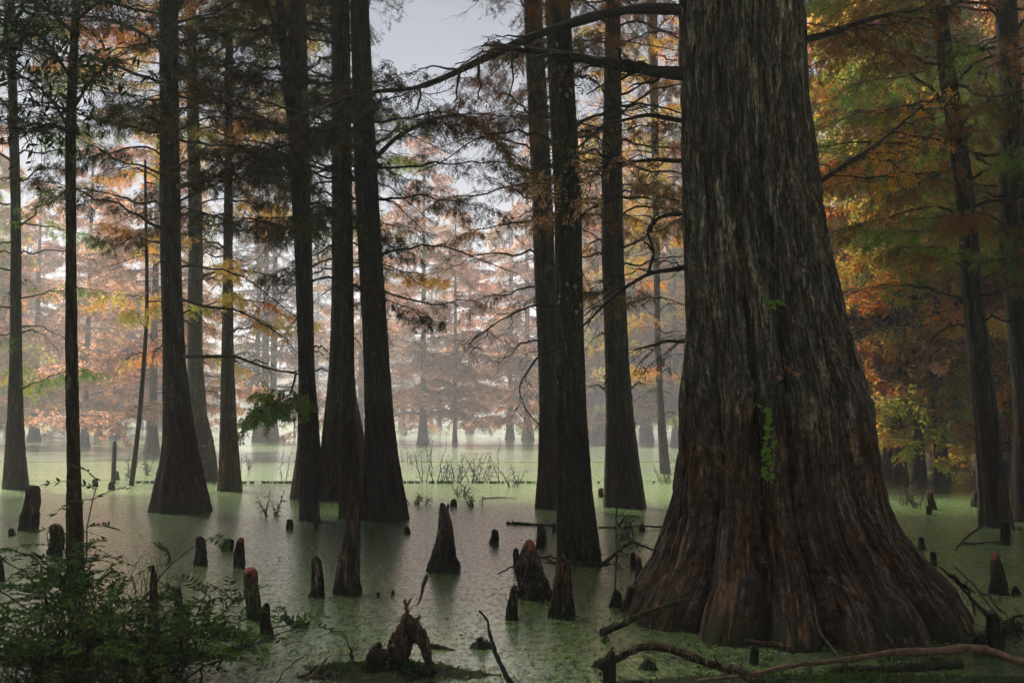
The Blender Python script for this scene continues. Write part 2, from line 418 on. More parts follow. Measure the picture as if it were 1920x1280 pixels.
def water_mat():
    s = NT("duckweed_water"); pos = s.pos()
    band = s.noise(s.scaled(pos, (0.07, 0.8, 1)), 0.2, 3, 0.55, 0.3)
    grain = s.noise(s.scaled(pos, (1.0, 0.55, 1)), 26, 4, 0.8)
    mid = s.noise(s.scaled(pos, (0.6, 1, 1)), 3.2, 6, 0.72, 0.6)
    big = s.noise(pos, 0.5, 4, 0.6)
    v = s.n("ShaderNodeTexVoronoi"); v.inputs["Scale"].default_value = 90; s.l(pos, v.inputs["Vector"])
    fr = v.outputs["Color"]
    green = s.mix((0.11, 0.23, 0.05), (0.32, 0.5, 0.17), s.ramp(grain, [(0.35, 0), (0.65, 1)]))
    green = s.mix(green, (0.2, 0.23, 0.15), s.ramp(mid, [(0.45, 0), (0.65, 0.7)]))
    yel = s.mix((0.2, 0.23, 0.17), green, s.ramp(band, [(0.42, 0.35), (0.5, 1)]))
    yel = s.mix(yel, (0.26, 0.32, 0.12), s.ramp(band, [(0.5, 0), (0.62, 0.7)]))
    cov = s.math('ADD', s.math('MULTIPLY', grain, 0.75), s.math('ADD', s.math('MULTIPLY', mid, 0.5), s.math('MULTIPLY', big, 0.25)))
    cov = s.ramp(cov, [(0.62, 0), (0.66, 1)])
    spd = s.ramp(s.noise(s.scaled(pos, (1.0, 0.45, 1)), 19, 3, 0.85, 0.3), [(0.40, 0.05), (0.54, 1.0)])
    colr = s.mix((0.012, 0.016, 0.008), yel, s.math('MULTIPLY', cov, spd))
    colr = s.mix(colr, (0.34, 0.42, 0.2), s.ramp(s.noise(s.scaled(pos, (1.0, 0.5, 1)), 30, 2, 0.6), [(0.66, 0.0), (0.7, 0.8)]))
    hb = s.math('ADD', s.math('MULTIPLY', fr, 0.4), s.math('ADD', s.math('MULTIPLY', grain, 1.2), s.math('MULTIPLY', cov, 0.5)))
    nb = s.bump(hb, 0.5, 0.006)
    p = s.principled(colr, s.math("MULTIPLY_ADD", cov, 0.2, 0.06), 0.5, nb)
    p.inputs["IOR"].default_value = 1.5
    spk = s.ramp(s.noise(s.scaled(pos, (1.0, 0.45, 1)), 19, 3, 0.85, 0.3), [(0.40, 0.25), (0.54, 1.0)])
    s.l(spk, p.inputs["Coat Weight"]); p.inputs["Coat IOR"].default_value = 1.75; p.inputs["Coat Roughness"].default_value = 0.13
    s.l(s.bump(hb, 0.3, 0.004), p.inputs["Coat Normal"])
    s.l(p.outputs[0], s.out.inputs[0]); return s.mat
M_WATER = water_mat()

# ------------------------------------------------------------------ water, haze
me = bpy.data.meshes.new("water")
me.from_pydata([(-380, -120, 0), (380, -120, 0), (380, 380, 0), (-380, 380, 0)], [], [(0, 1, 2, 3)])
me.materials.append(M_WATER)
tag(ob("water", me), kind="structure")
hm = bpy.data.materials.new("haze"); hm.use_nodes = True
for n in list(hm.node_tree.nodes): hm.node_tree.nodes.remove(n)
ho = hm.node_tree.nodes.new("ShaderNodeOutputMaterial"); hp = hm.node_tree.nodes.new("ShaderNodeVolumePrincipled")
hp.inputs["Color"].default_value = (0.93, 0.92, 0.92, 1); hp.inputs["Density"].default_value = HAZE; hp.inputs["Anisotropy"].default_value = 0.2
hm.node_tree.links.new(hp.outputs[0], ho.inputs["Volume"])
bx0, bx1 = np.array([-400, -140, -1.0]), np.array([400, 400, 24.0])
me = bpy.data.meshes.new("haze")
vs = [(x, y, z) for x in (bx0[0], bx1[0]) for y in (bx0[1], bx1[1]) for z in (bx0[2], bx1[2])]
me.from_pydata(vs, [], [(0, 1, 3, 2), (4, 6, 7, 5), (0, 4, 5, 1), (2, 3, 7, 6), (0, 2, 6, 4), (1, 5, 7, 3)])
me.materials.append(hm)
tag(ob("haze", me), kind="stuff")

# ------------------------------------------------------------------ trunks
def vnoise(seed, shape):
    return np.random.default_rng(seed).standard_normal(shape)
def lownoise(th, z, seed, fa, fz, n=6):
    """smooth periodic noise on (theta, z)"""
    r = np.random.default_rng(seed); o = np.zeros(np.broadcast(th, z).shape)
    for k in range(n):
        a = r.integers(max(1, fa // 2), fa + 1); b = r.uniform(-fz, fz)
        o = o + np.sin(a * th + b * z + r.uniform(0, 6.28)) / n ** 0.5
    return o

def trunk_acc(rows, D=None, top=12.0, seed=0, nth=48, nz=110, flute=0.16, nfl=9, grooves=None, front=0.85, flz=1.6, taper_top=0.8, fib=0.004):
    """rows: (y, xl, xr) picture outline from top to foot, D: distance of the trunk's axis"""
    rows = sorted(rows); yb, xlb, xrb = rows[-1]
    if D is None:
        Df = DG(yb); D = Df / (1 - front * (xrb - xlb) / 2 / FPX)
    ys = np.array([r[0] for r in rows], float)
    pl = np.array([P(r[1], r[0], D) for r in rows]); pr = np.array([P(r[2], r[0], D) for r in rows])
    z = pl[:, 2]; xl = pl[:, 0]; xr = pr[:, 0]
    # top extension
    z0 = z[0]
    if top > z0:
        dz = top - z0; sl = (xl[0] + xr[0]) / 2 - (xl[1] + xr[1]) / 2; sl = sl / max(0.2, z[0] - z[1]) * 0.6
        c = (xl[0] + xr[0]) / 2 + sl * dz; h = (xr[0] - xl[0]) / 2 * taper_top
        z = np.concatenate([[top], z]); xl = np.concatenate([[c - h], xl]); xr = np.concatenate([[c + h], xr])
    zb = -0.12
    zz = np.concatenate([np.linspace(top, 2.2, nz // 2, endpoint=False), np.linspace(2.2, zb, nz - nz // 2)])
    zo = z[::-1]; XL = smooth(np.interp(zz, zo, xl[::-1]), 4); XR = smooth(np.interp(zz, zo, xr[::-1]), 4)
    cx = (XL + XR) / 2; hw = (XR - XL) / 2
    th = np.arange(nth) / nth * 2 * math.pi
    TH, ZZ = np.meshgrid(th, zz)
    amp = flute * np.exp(-np.maximum(ZZ, 0) / flz)
    ph = np.random.default_rng(seed).uniform(0, 6.28)
    R = 1 + amp * (np.abs(np.cos(nfl / 2 * TH + ph + 0.25 * np.sin(ZZ * 0.8 + seed))) - 0.6) * (1 + 0.35 * lownoise(TH, ZZ * 0.3, seed + 5, 4, 1))
    R = R * (1 + 0.035 * lownoise(TH, ZZ, seed, 5, 2.5))
    if grooves:
        for g, w, a, zt in grooves:
            d = np.angle(np.exp(1j * (TH - math.radians(g) - 0.03 * np.sin(ZZ * 2.1 + g))))
            R = R * (1 - a * np.exp(-np.abs(d) / math.radians(w)) * np.clip((zt - ZZ) / (zt * 0.6), 0, 1))
    X = R * np.sin(TH); Y = -R * np.cos(TH)
    mx = X.max(1, keepdims=True); mn = -X.min(1, keepdims=True)
    X = np.where(X > 0, X / mx, X / mn)
    X = X * hw[:, None]
    X = X + vnoise(seed + 9, X.shape) * fib * np.sign(X) * 0.5
    V = np.stack([cx[:, None] + X, D + Y * (hw * front)[:, None] + vnoise(seed + 8, X.shape) * fib, ZZ], -1)
    acc = Acc()
    rm = float(np.median(hw[zz > 1.5])) * 1.25
    acc.bk = np.stack([rm * np.sin(TH) + seed, rm * np.cos(TH), ZZ], -1).reshape(-1, 3)
    i = np.arange(nz - 1)[:, None] * nth; j = np.arange(nth)[None]; k = (j + 1) % nth
    acc.add(V, np.stack([i + j, i + nth + j, i + nth + k, i + k], -1))
    def axis(zq):
        return np.array([np.interp(zq, zz[::-1], cx[::-1]), D, zq]), float(np.interp(zq, zz[::-1], hw[::-1]))
    return acc, axis, D

# limb prototypes: x axis outwards, leaves hang down
rngp = np.random.default_rng(7)
def proto(L, nsec, ntw, nsp, leaf, **k):
    a = Acc(); grow(a, limb_path(L, rngp, 14, rngp.uniform(0.0, 0.35), rngp.uniform(0.1, 0.4), 0.022), 0.028 * L / 3, 0.005, rngp, nsec, 0.36 * L, ntw, 0.25, nsp, 0.13, leaf=leaf, **k)
    return a
NEAR = [proto(3.0, 16, 10, 4, lf, nb=4, bl=0.05, bw=0.0065) for lf in (0.9, 0.75, 0.95, 0.6, 0.85, 0.8)]
BARE = [proto(3.0, 14, 6, 2, lf, nb=4, bl=0.05, bw=0.0065) for lf in (0.06, 0.0, 0.12)]
NEAR_M = [a.mesh("limb_leafy", [M_TWIG, L_DARK]) for a in NEAR]
BARE_M = [a.mesh("limb_bare", [M_TWIG, L_DARK]) for a in BARE]
def limb(parent, base, az, L, kind='near', leaf=None, tilt=0.0, rng=None):
    ms = NEAR_M if kind == 'near' else BARE_M
    me = ms[int(rng.integers(len(ms)))]
    o = ob("limb", me, parent)
    o.location = base - np.array(parent.location)
    s = L / 3.0
    o.scale = (s, s * rng.uniform(0.8, 1.1), max(0.75, s) if s < 1 else s)
    o.rotation_euler = (rng.uniform(-0.15, 0.15), -tilt, az)
    if leaf is not None:
        o.material_slots[1].link = 'OBJECT'; o.material_slots[1].material = leaf
    return o

def near_tree(rows, label, mat=M_BARK, seed=0, limbs=14, zr=(3.2, 10), Lr=(1.6, 3.2), leaf=L_DARK, bare=0.35, name="cypress_tree", group="tall dark cypresses standing in the near water", **k):
    acc, axis, D = trunk_acc(rows, seed=seed, **k)
    base, _ = axis(0.0)
    base = np.array([base[0], D, 0.0])
    root = thing(name, base, label, "tree", group)
    ob("trunk", local(acc, base).mesh("trunk", [mat]), root)
    rng = np.random.default_rng(seed + 100)
    limbs = int(limbs * 1.7)
    for i in range(limbs):
        z = zr[0] + (zr[1] - zr[0]) * ((i + rng.random()) / limbs) ** 0.85
        c, r = axis(z)
        az = i * 2.4 + rng.uniform(-0.6, 0.6)
        fr = (z - zr[0]) / (zr[1] - zr[0])
        L = rng.uniform(*Lr) * (0.8 + 0.35 * fr)
        isb = rng.random() < bare * (1.4 - fr)
        gap = False           # the open patch of sky between the crowns
        for q in (0.4, 0.7, 1.0):
            X_, Y_ = proj(c + np.array([math.cos(az), math.sin(az), 0.05]) * L * q)
            gap |= 715 < X_ < 890 and Y_ < 185
        if gap: continue
        limb(root, c + np.array([math.cos(az), math.sin(az), 0]) * r * 0.7, az, L * (0.85 if isb else 1), 'bare' if isb else 'near', None if isb else leaf, rng.uniform(-0.1, 0.35), rng)
    for i in range(6):        # dead stubs low on the trunk
        z = rng.uniform(1.7, 5.5); c, r = axis(z); az = rng.uniform(0, 6.283)
        limb(root, c + np.array([math.cos(az), math.sin(az), 0]) * r * 0.7, az, rng.uniform(0.35, 0.9), 'bare', None, rng.uniform(-0.1, 0.3), rng)
    return root, axis, D
#TREES

# ------------------------------------------------------------------ the big cypress on the right
big_rows = [(0, 1278, 1505), (100, 1278, 1508), (200, 1281, 1514), (300, 1282, 1525), (400, 1284, 1541), (500, 1286, 1556), (600, 1288, 1578),
            (700, 1286, 1610), (760, 1282, 1629), (800, 1280, 1632), (860, 1277, 1643), (900, 1273, 1650), (950, 1263, 1666), (1000, 1250, 1690),
            (1050, 1232, 1732), (1100, 1199, 1782), (1140, 1178, 1806), (1165, 1168, 1818)]
acc, BAX, BD = trunk_acc(big_rows, D=7.75, top=13, seed=3, nth=560, nz=620, flute=0.02, nfl=11, front=0.86, flz=1.2, fib=0.0,
                         grooves=[(-53, 5, 0.34, 2.4), (-25, 3.0, 0.26, 4.6), (-4, 3.2, 0.30, 4.2), (17, 4, 0.14, 3), (33, 6, 0.20, 2.8), (52, 4, 0.13, 2.4), (70, 6, 0.18, 2.4), (95, 5, 0.15, 3), (130, 4, 0.15, 3), (165, 4, 0.15, 3), (200, 4, 0.15, 3), (235, 4, 0.15, 3), (270, 5, 0.15, 3)])
v, f, m = acc.arrays()
nz_, nt_ = 620, 560
W = v.reshape(nz_, nt_, 3)
ctr = W.mean(1, keepdims=True); out = nrm((W - ctr) * [1, 1, 0])
thb = np.arange(nt_) / nt_ * 2 * math.pi; TH, ZZ = np.meshgrid(thb, W[:, 0, 2])
def fibre(seed, na, nzf, warp):
    """stringy bark: random value noise on a (theta, z) grid, long in z"""
    r = np.random.default_rng(seed); g = r.random((nzf, na))
    a = TH / (2 * math.pi) * na + warp; b = (ZZ + 1) / 15.0 * (nzf - 1)
    a = np.mod(a, na); i = np.floor(a).astype(int) % na; j = np.clip(np.floor(b).astype(int), 0, nzf - 2); fa = a - np.floor(a); fb = np.clip(b - j, 0, 1)
    fa = fa * fa * (3 - 2 * fa); fb = fb * fb * (3 - 2 * fb); i1 = (i + 1) % na
    return (g[j, i] * (1 - fa) + g[j, i1] * fa) * (1 - fb) + (g[j + 1, i] * (1 - fa) + g[j + 1, i1] * fa) * fb
wp = 1.6 * lownoise(TH, ZZ, 31, 3, 1.4) + 0.5 * lownoise(TH, ZZ, 32, 9, 5)
h = -np.abs(fibre(1, 70, 40, wp * 0.8) - 0.5) * 0 + (1 - np.abs(fibre(1, 64, 30, wp * 0.8) * 2 - 1)) ** 4 * -0.03 + fibre(2, 220, 70, wp * 2.2) * 0.016 + (1 - np.abs(fibre(6, 110, 60, wp * 1.3) * 2 - 1)) ** 3 * -0.014 + fibre(4, 30, 50, wp) * 0.02
def blob(x, y, sx, sy):
    """gaussian bump around a picture point on the trunk's front"""
    c = P(x, y, BD - 0.45)
    return np.exp(-((W[..., 0] - c[0]) / sx) ** 2 - ((W[..., 2] - c[2]) / sy) ** 2) * (W[..., 1] < BD)
h = h + 0.06 * blob(1395, 300, 0.13, 0.13) - 0.09 * blob(1388, 308, 0.045, 0.035) + 0.03 * blob(1380, 345, 0.2, 0.05)
acc.v = [(W + out * h[..., None]).reshape(-1, 3)]
bigbase = np.array([BAX(0)[0][0], BD, 0.0])
BIG = thing("cypress_tree", bigbase, "huge old cypress with wide fluted buttress base and shaggy bark, the thickest trunk of all", "tree")
ob("trunk", local(acc, bigbase).mesh("trunk", [M_BIG]), BIG)

def drawn_limb(parent, pts, r0, r1, seed, leafm=L_DARK, name="limb", n=26, kink=0.008, matw=M_TWIG, **k):
    """pts: (x, y, D) picture points with distances"""
    rng = np.random.default_rng(seed)
    path = resample([P(*p) for p in pts], n)
    path = path + np.cumsum(rng.standard_normal(path.shape) * kink, 0) * np.linspace(0, 1, n)[:, None] * 0.5
    a = Acc(); kw = dict(nsec=12, seclen=0.7, ntw=7, nsp=3, leaf=0.4, spl=0.12, nb=4, bl=0.05, bw=0.0065); kw.update(k)
    grow(a, path, r0, r1, rng, sides=8, **kw)
    loc = np.array(parent.location) if parent is not None else path[0]
    o = ob(name, local(a, loc).mesh(name, [matw, leafm]), parent)
    if parent is None: o.location = loc
    return o
drawn_limb(BIG, [(1330, 22, 7.75), (1285, 18, 7.75), (1180, 15, 7.9), (1080, 40, 8.1), (980, 76, 8.3), (900, 115, 8.5), (830, 150, 8.7), (770, 172, 8.9), (700, 170, 9.1), (640, 188, 9.3), (570, 215, 9.5)], 0.05, 0.014, 1, leaf=0.25, nsec=16, seclen=0.6, t0=0.3)
drawn_limb(BIG, [(1340, 146, 7.75), (1290, 140, 7.72), (1210, 132, 7.75), (1130, 118, 7.7), (1060, 105, 7.8), (990, 101, 7.9), (935, 90, 8.1)], 0.06, 0.02, 2, leaf=0.35, nsec=14, seclen=0.5)
drawn_limb(BIG, [(1330, 494, 7.78), (1215, 512, 8), (1165, 545, 8.1), (1120, 590, 8.2), (1088, 617, 8.3)], 0.024, 0.007, 3, leaf=0.05, nsec=8, seclen=0.5)
drawn_limb(BIG, [(1330, 645, 7.78), (1250, 637, 8.0), (1185, 652, 8.2)], 0.022, 0.006, 4, leaf=0.2, nsec=5, seclen=0.35)
drawn_limb(BIG, [(1215, 512, 8.0), (1228, 470, 8.0), (1212, 430, 8.0), (1238, 405, 8.0), (1262, 395, 8.0), (1320, 398, 7.8)], 0.013, 0.015, 5, nsec=5, leaf=0.0, seclen=0.5)
drawn_limb(BIG, [(1470, 82, 7.78), (1560, 62, 7.9), (1620, 38, 8.1), (1700, 22, 8.3), (1780, 18, 8.5)], 0.032, 0.01, 6, L_RDARK, leaf=0.6, nsec=14, seclen=0.7)
drawn_limb(BIG, [(1495, 372, 7.78), (1580, 310, 8.1), (1660, 260, 8.4), (1740, 190, 8.7)], 0.028, 0.008, 7, L_MIX, leaf=0.7, nsec=14, seclen=0.8)
drawn_limb(BIG, [(1325, 236, 7.78), (1220, 215, 8.1), (1130, 235, 8.5), (1060, 300, 8.8)], 0.024, 0.006, 8, L_DARK, leaf=0.4, nsec=16, seclen=0.7)
drawn_limb(BIG, [(1325, 303, 7.78), (1220, 300, 8.2), (1140, 310, 8.6), (1080, 350, 8.9)], 0.022, 0.006, 9, L_RUST, leaf=0.6, nsec=16, seclen=0.7)

# climbing vine on the big trunk
def front_pt(x, y, lift=0.03):
    c = P(x, y, BD); ax, hw = BAX(c[2]); s = np.clip((c[0] - ax[0]) / hw, -0.98, 0.98)
    d = BD - 0.86 * hw * math.sqrt(1 - s * s) - lift
    return P(x, y, d)
vine = thing("ivy_vine", front_pt(1440, 890), "bright green ivy vine climbing the middle of the huge trunk", "vine")
a = Acc(); rng = np.random.default_rng(5)
tube(a, resample([front_pt(x, y, 0.035) for x, y in [(1438, 892), (1444, 850), (1437, 800), (1440, 760), (1448, 740), (1460, 715), (1478, 690), (1490, 660), (1505, 630), (1515, 600)]], 24), 0.005, 5)
tube(a, resample([front_pt(x, y, 0.035) for x, y in [(1478, 700), (1462, 690), (1450, 670), (1448, 600), (1452, 560)]], 14), 0.003, 5)
ob("stem", local(a, vine.location).mesh("stem", [M_TWIG]), vine)
def ivy(pts, nper, spread, sz, seed, mat=L_VINE):
    rng = np.random.default_rng(seed); a = Acc()
    for x, y in pts:
        for i in range(nper):
            p = front_pt(x + rng.normal() * spread, y + rng.normal() * spread * 0.8, 0.06 + rng.random() * 0.05)
            d = nrm(np.array([rng.normal() * 0.8, -0.5, -0.6 + rng.normal() * 0.5])); s = nrm(np.cross(d, [rng.normal() * .3, -1, rng.normal() * .3]))
            L = sz * rng.uniform(0.6, 1.2)
            for an in (-0.9, 0, 0.9):   # three lobes
                dd = nrm(d * math.cos(an) + s * math.sin(an))
                blades(a, p[None], (dd * L * (1 if an == 0 else 0.75))[None], nrm(np.cross(dd, np.cross(d, s)))[None], [L * 0.24])
    o = ob("leaves", local(a, vine.location).mesh("leaves", [M_TWIG, mat]), vine); return o
ivy([(1438, 766), (1440, 772), (1441, 786), (1436, 797), (1442, 804), (1438, 818), (1442, 830), (1436, 843), (1442, 850), (1434, 858), (1443, 866), (1438, 874), (1432, 884), (1441, 888)], 4, 5, 0.04, 1)
ivy([(1440, 566), (1452, 560), (1462, 570)], 3, 4, 0.05, 2)
ivy([(1466, 694), (1480, 690), (1492, 697)], 2, 4, 0.04, 3, L_RUST)

# ------------------------------------------------------------------ near cypresses
T = {}
T['t1'] = near_tree([(0, 8, 27), (150, 15, 31), (320, 19, 37), (480, 21, 39), (665, 18, 40), (777, 15, 43), (850, 9, 46), (917, 3, 52)],
    "slim dark cypress at the far left edge with green sprays", seed=11, limbs=18, zr=(1.9, 10), leaf=L_GREEN, bare=0.3)
T['t3'] = near_tree([(0, 299, 333), (480, 301, 339), (665, 307, 347), (777, 306, 360), (825, 304, 369), (860, 299, 375), (905, 287, 385), (963, 275, 398)],
    "thick black cypress with broad dark base behind the ferny shrub", seed=12, limbs=22, zr=(3.8, 9.5), Lr=(2, 3.4), bare=0.25)
T['t4'] = near_tree([(0, 347, 366), (480, 354, 381), (665, 352, 379), (777, 350, 388), (820, 346, 400), (870, 342, 408), (902, 338, 410)],
    "cypress half hidden behind the thick black cypress on the left, its base sloping right", seed=13, limbs=22, zr=(2.6, 11), leaf=L_MIX, bare=0.4)
T['t5'] = near_tree([(0, 424, 437), (480, 419, 436), (665, 415, 438), (770, 414, 443), (870, 410, 450), (921, 406, 455)],
    "slim straight black cypress standing alone right of the two overlapping left trunks", seed=14, limbs=20, zr=(2.8, 10), leaf=L_MIX, bare=0.4)
T['t6'] = near_tree([(0, 543, 561), (130, 541, 562), (225, 538, 568), (480, 553, 578), (665, 559, 587), (777, 560, 596), (870, 561, 600), (945, 561, 599), (977, 560, 600)],
    "forked cypress with a second stem splitting off high on its left", seed=15, limbs=20, zr=(3.2, 9), leaf=L_DARK, bare=0.45, flute=0.08)
rt, ax, D6 = T['t6']
a = Acc(); tube(a, resample([P(548, 230, D6), P(536, 140, D6), P(524, 0, D6), P(512, -160, D6), P(505, -500, D6)], 30), np.linspace(0.07, 0.05, 30), 14)
ob("second_stem", local(a, rt.location).mesh("second_stem", [M_BARK]), rt)
T['t6b'] = near_tree([(0, 556, 574), (480, 562, 585), (700, 560, 590), (830, 558, 600), (870, 553, 602), (937, 543, 606)],
    "cypress standing right behind the forked one, its dark foot showing on the left", seed=16, limbs=12, zr=(4, 11), leaf=L_MIX)
T['t7a'] = near_tree([(0, 621, 648), (480, 622, 655), (665, 619, 662), (740, 613, 668), (825, 602, 684), (880, 598, 694), (937, 590, 706)],
    "broad fluted cypress behind the slim brown trunk in the middle left cluster", seed=17, limbs=20, zr=(3.8, 10), leaf=L_GREEN, bare=0.4)
T['t7b'] = near_tree([(0, 632, 655), (480, 638, 662), (730, 640, 665), (830, 637, 669), (900, 636, 676), (973, 635, 683)],
    "slim brown cypress behind the tall leaning knee, in front of the broad fluted one", seed=18, limbs=14, zr=(4.4, 9), flute=0.06, bare=0.3)
T['t8'] = near_tree([(0, 657, 691), (300, 664, 706), (480, 672, 717), (665, 682, 730), (777, 684, 738), (852, 684, 747), (920, 682, 759), (976, 680, 769)],
    "thick dark cypress with a wide foot on the right of the middle left cluster", seed=19, limbs=22, zr=(3.6, 9), Lr=(1.8, 3.3), leaf=L_DARK, bare=0.4)
T['t9a'] = near_tree([(0, 981, 1015), (187, 989, 1026), (375, 998, 1036), (480, 1000, 1040), (665, 1009, 1044), (777, 1011, 1046), (880, 1008, 1052), (955, 1002, 1058)],
    "dark cypress close behind the lichen spotted trunk, left of it", seed=20, limbs=20, zr=(3, 9.5), leaf=L_RDARK, bare=0.35, flute=0.08)
T['t9b'] = near_tree([(0, 1022, 1069), (187, 1030, 1079), (375, 1040, 1090), (560, 1041, 1093), (665, 1043, 1096), (777, 1041, 1100), (920, 1043, 1111), (1024, 1044, 1125), (1058, 1043, 1129)],
    "straight brown trunk spotted with pale lichen and green moss at the middle", mat=M_MOSSY, seed=21, limbs=14, zr=(3.4, 7.5), Lr=(1.2, 2.4), leaf=L_RDARK, bare=0.6, flute=0.03, nth=120, nz=260, fib=0.003)
T['t10'] = near_tree([(0, 1135, 1163), (187, 1132, 1165), (300, 1128, 1167), (480, 1128, 1169), (665, 1134, 1179), (777, 1136, 1188), (870, 1134, 1200), (953, 1131, 1213)],
    "single brown cypress with dark wet foot between the spotted trunk and the huge trunk", seed=22, limbs=24, zr=(3, 9.5), leaf=L_RDARK, bare=0.35, Lr=(1.6, 3.0))
T['t12'] = near_tree([(0, 1745, 1771), (187, 1767, 1799), (375, 1794, 1829), (550, 1806, 1841), (665, 1816, 1857), (777, 1826, 1872), (920, 1835, 1887), (991, 1834, 1900)],
    "leaning brown cypress right of the huge trunk, its top tipping left", seed=23, limbs=26, zr=(2.6, 8.5), Lr=(1.8, 3.2), leaf=L_RDARK, bare=0.2)
T['t13'] = near_tree([(0, 1866, 1905), (187, 1872, 1917), (450, 1874, 1920), (665, 1895, 1938), (777, 1902, 1950), (980, 1897, 1972)],
    "thick dark cypress cut by the right edge of the view", seed=24, limbs=26, zr=(2.6, 8.5), Lr=(1.8, 3.2), leaf=L_GREEN, bare=0.15)
T['t14'] = near_tree([(0, 1832, 1850), (187, 1838, 1858), (450, 1856, 1876), (700, 1868, 1890), (880, 1868, 1900)],
    "slender stem standing behind and between the leaning and the edge cypress on the right", seed=25, limbs=24, zr=(2.6, 11), leaf=L_RDARK, bare=0.2)
T['t15'] = near_tree([(0, 1212, 1232), (300, 1222, 1236), (640, 1227, 1238), (777, 1232, 1246), (888, 1237, 1258)],
    "thin dark cypress just left of the huge trunk, beyond the fence wires", seed=26, limbs=26, zr=(1.4, 12), leaf=L_MIX, bare=0.35)
rt3, rt8 = T['t3'][0], T['t8'][0]
drawn_limb(rt3, [(335, 350, 14.9), (400, 335, 14.2), (470, 295, 13.6), (560, 265, 13.2), (640, 235, 12.8)], 0.045, 0.01, 31, leaf=0.95, nsec=30, seclen=0.9, ntw=10, nsp=4)
drawn_limb(rt3, [(345, 668, 14.9), (380, 668, 14.7), (440, 667, 14.4), (500, 690, 14.2), (560, 700, 14.1)], 0.028, 0.012, 32, leaf=0.05, nsec=7, seclen=0.6)
drawn_limb(rt3, [(340, 560, 14.9), (380, 575, 14.7), (440, 580, 14.5), (480, 600, 14.4), (540, 640, 14.2)], 0.022, 0.008, 33, leaf=0.05, nsec=9, seclen=0.7)
drawn_limb(T['t4'][0], [(378, 517, 21.8), (430, 503, 21.5), (500, 515, 21.3), (540, 530, 21)], 0.04, 0.012, 34, L_GREEN, leaf=0.3, nsec=9, seclen=0.8)
drawn_limb(T['t6'][0], [(555, 700, 14.1), (545, 740, 13.8), (520, 755, 13.5), (495, 770, 13.3)], 0.015, 0.005, 35, L_VINE, leaf=1.0, nsec=12, seclen=0.5, ntw=8, nsp=4, bl=0.07, bw=0.01)
drawn_limb(rt8, [(700, 300, 14.1), (740, 260, 13.9), (800, 225, 13.7), (870, 212, 13.5), (930, 260, 13.3), (985, 320, 13.1)], 0.035, 0.008, 36, L_RDARK, leaf=0.9, nsec=26, seclen=0.9, ntw=10, nsp=4)
drawn_limb(rt8, [(715, 545, 14.1), (760, 560, 13.9), (820, 572, 13.7), (870, 560, 13.5)], 0.018, 0.005, 37, L_RUST, leaf=0.3, nsec=10, seclen=0.5)
drawn_limb(T['t9b'][0], [(1045, 655, 10), (1008, 668, 9.7), (978, 710, 9.5), (970, 735, 9.4), (985, 775, 9.3), (1010, 800, 9.2)], 0.013, 0.004, 38, leaf=0.0, nsec=4, seclen=0.3)
drawn_limb(T['t9b'][0], [(1040, 575, 10), (1000, 572, 9.7), (940, 600, 9.4), (880, 645, 9.2)], 0.012, 0.004, 39, L_RUST, leaf=0.1, nsec=8, seclen=0.6)

# ------------------------------------------------------------------ slender broad-leaved tree at left and saplings
r_ = [(0, 136, 150), (180, 126, 144), (225, 122, 141), (480, 124, 142), (665, 123, 145), (860, 126, 150), (1024, 124, 157), (1108, 130, 160)]
acc, ax, D2 = trunk_acc(r_, seed=41, flute=0.02, front=1.0, top=8, nth=24, nz=90)
bb = np.array([ax(0)[0][0], D2, 0.0])
BLT = thing("broadleaf_tree", bb, "slender dark tree in the left foreground with large oval leaves overhead", "tree")
ob("trunk", local(acc, bb).mesh("trunk", [M_BARK]), BLT)
def broad_limb(pts, seed, n=26):
    rng = np.random.default_rng(seed); path = resample([P(*p) for p in pts], 18); a = Acc()
    grow(a, path, 0.016, 0.005, rng, 9, 0.55, 5, 0.16, 0, leaf=0)
    base, vec, sd, w = [], [], [], []
    for i in range(n * 3):
        p = path[rng.integers(3, 18)] + rng.standard_normal(3) * [0.28, 0.3, 0.2]
        d = nrm(np.array([rng.normal(), rng.normal(), -1.1 + rng.normal() * 0.5])); L = rng.uniform(0.08, 0.14)
        k = int(rng.integers(3, 17)); p = path[k] + (p - path[k]) * 0.0 + rng.standard_normal(3) * [0.22, 0.24, 0.16]
        tube(a, np.stack([path[k], (path[k] + p) / 2 + rng.standard_normal(3) * 0.02, p]), [0.005, 0.003, 0.002], 4)
        base.append(p); vec.append(d * L); sd.append(nrm(np.cross(d, rng.standard_normal(3)))); w.append(L * 0.14)
    blades(a, np.array(base), np.array(vec), np.array(sd), np.array(w), 1, 0.5)
    ob("limb", local(a, BLT.location).mesh("limb", [M_TWIG, L_BROAD]), BLT)
for s, pts in enumerate([[(135, 250, 8.7), (100, 190, 8.5), (60, 150, 8.2), (10, 130, 8)], [(135, 150, 8.7), (90, 80, 8.5), (40, 40, 8.2), (-40, 30, 8)],
                         [(135, 60, 8.7), (80, 10, 8.3), (20, -20, 8)], [(140, 200, 8.7), (170, 150, 8.5), (215, 110, 8.2)], [(140, 40, 8.7), (190, 0, 8.5), (240, -20, 8.2)],
                         [(135, 250, 8.7), (90, 230, 8.5), (60, 250, 8.3), (30, 240, 8)], [(60, 60, 8), (20, 90, 7.8), (-30, 120, 7.6)]]):
    broad_limb(pts, 50 + s)
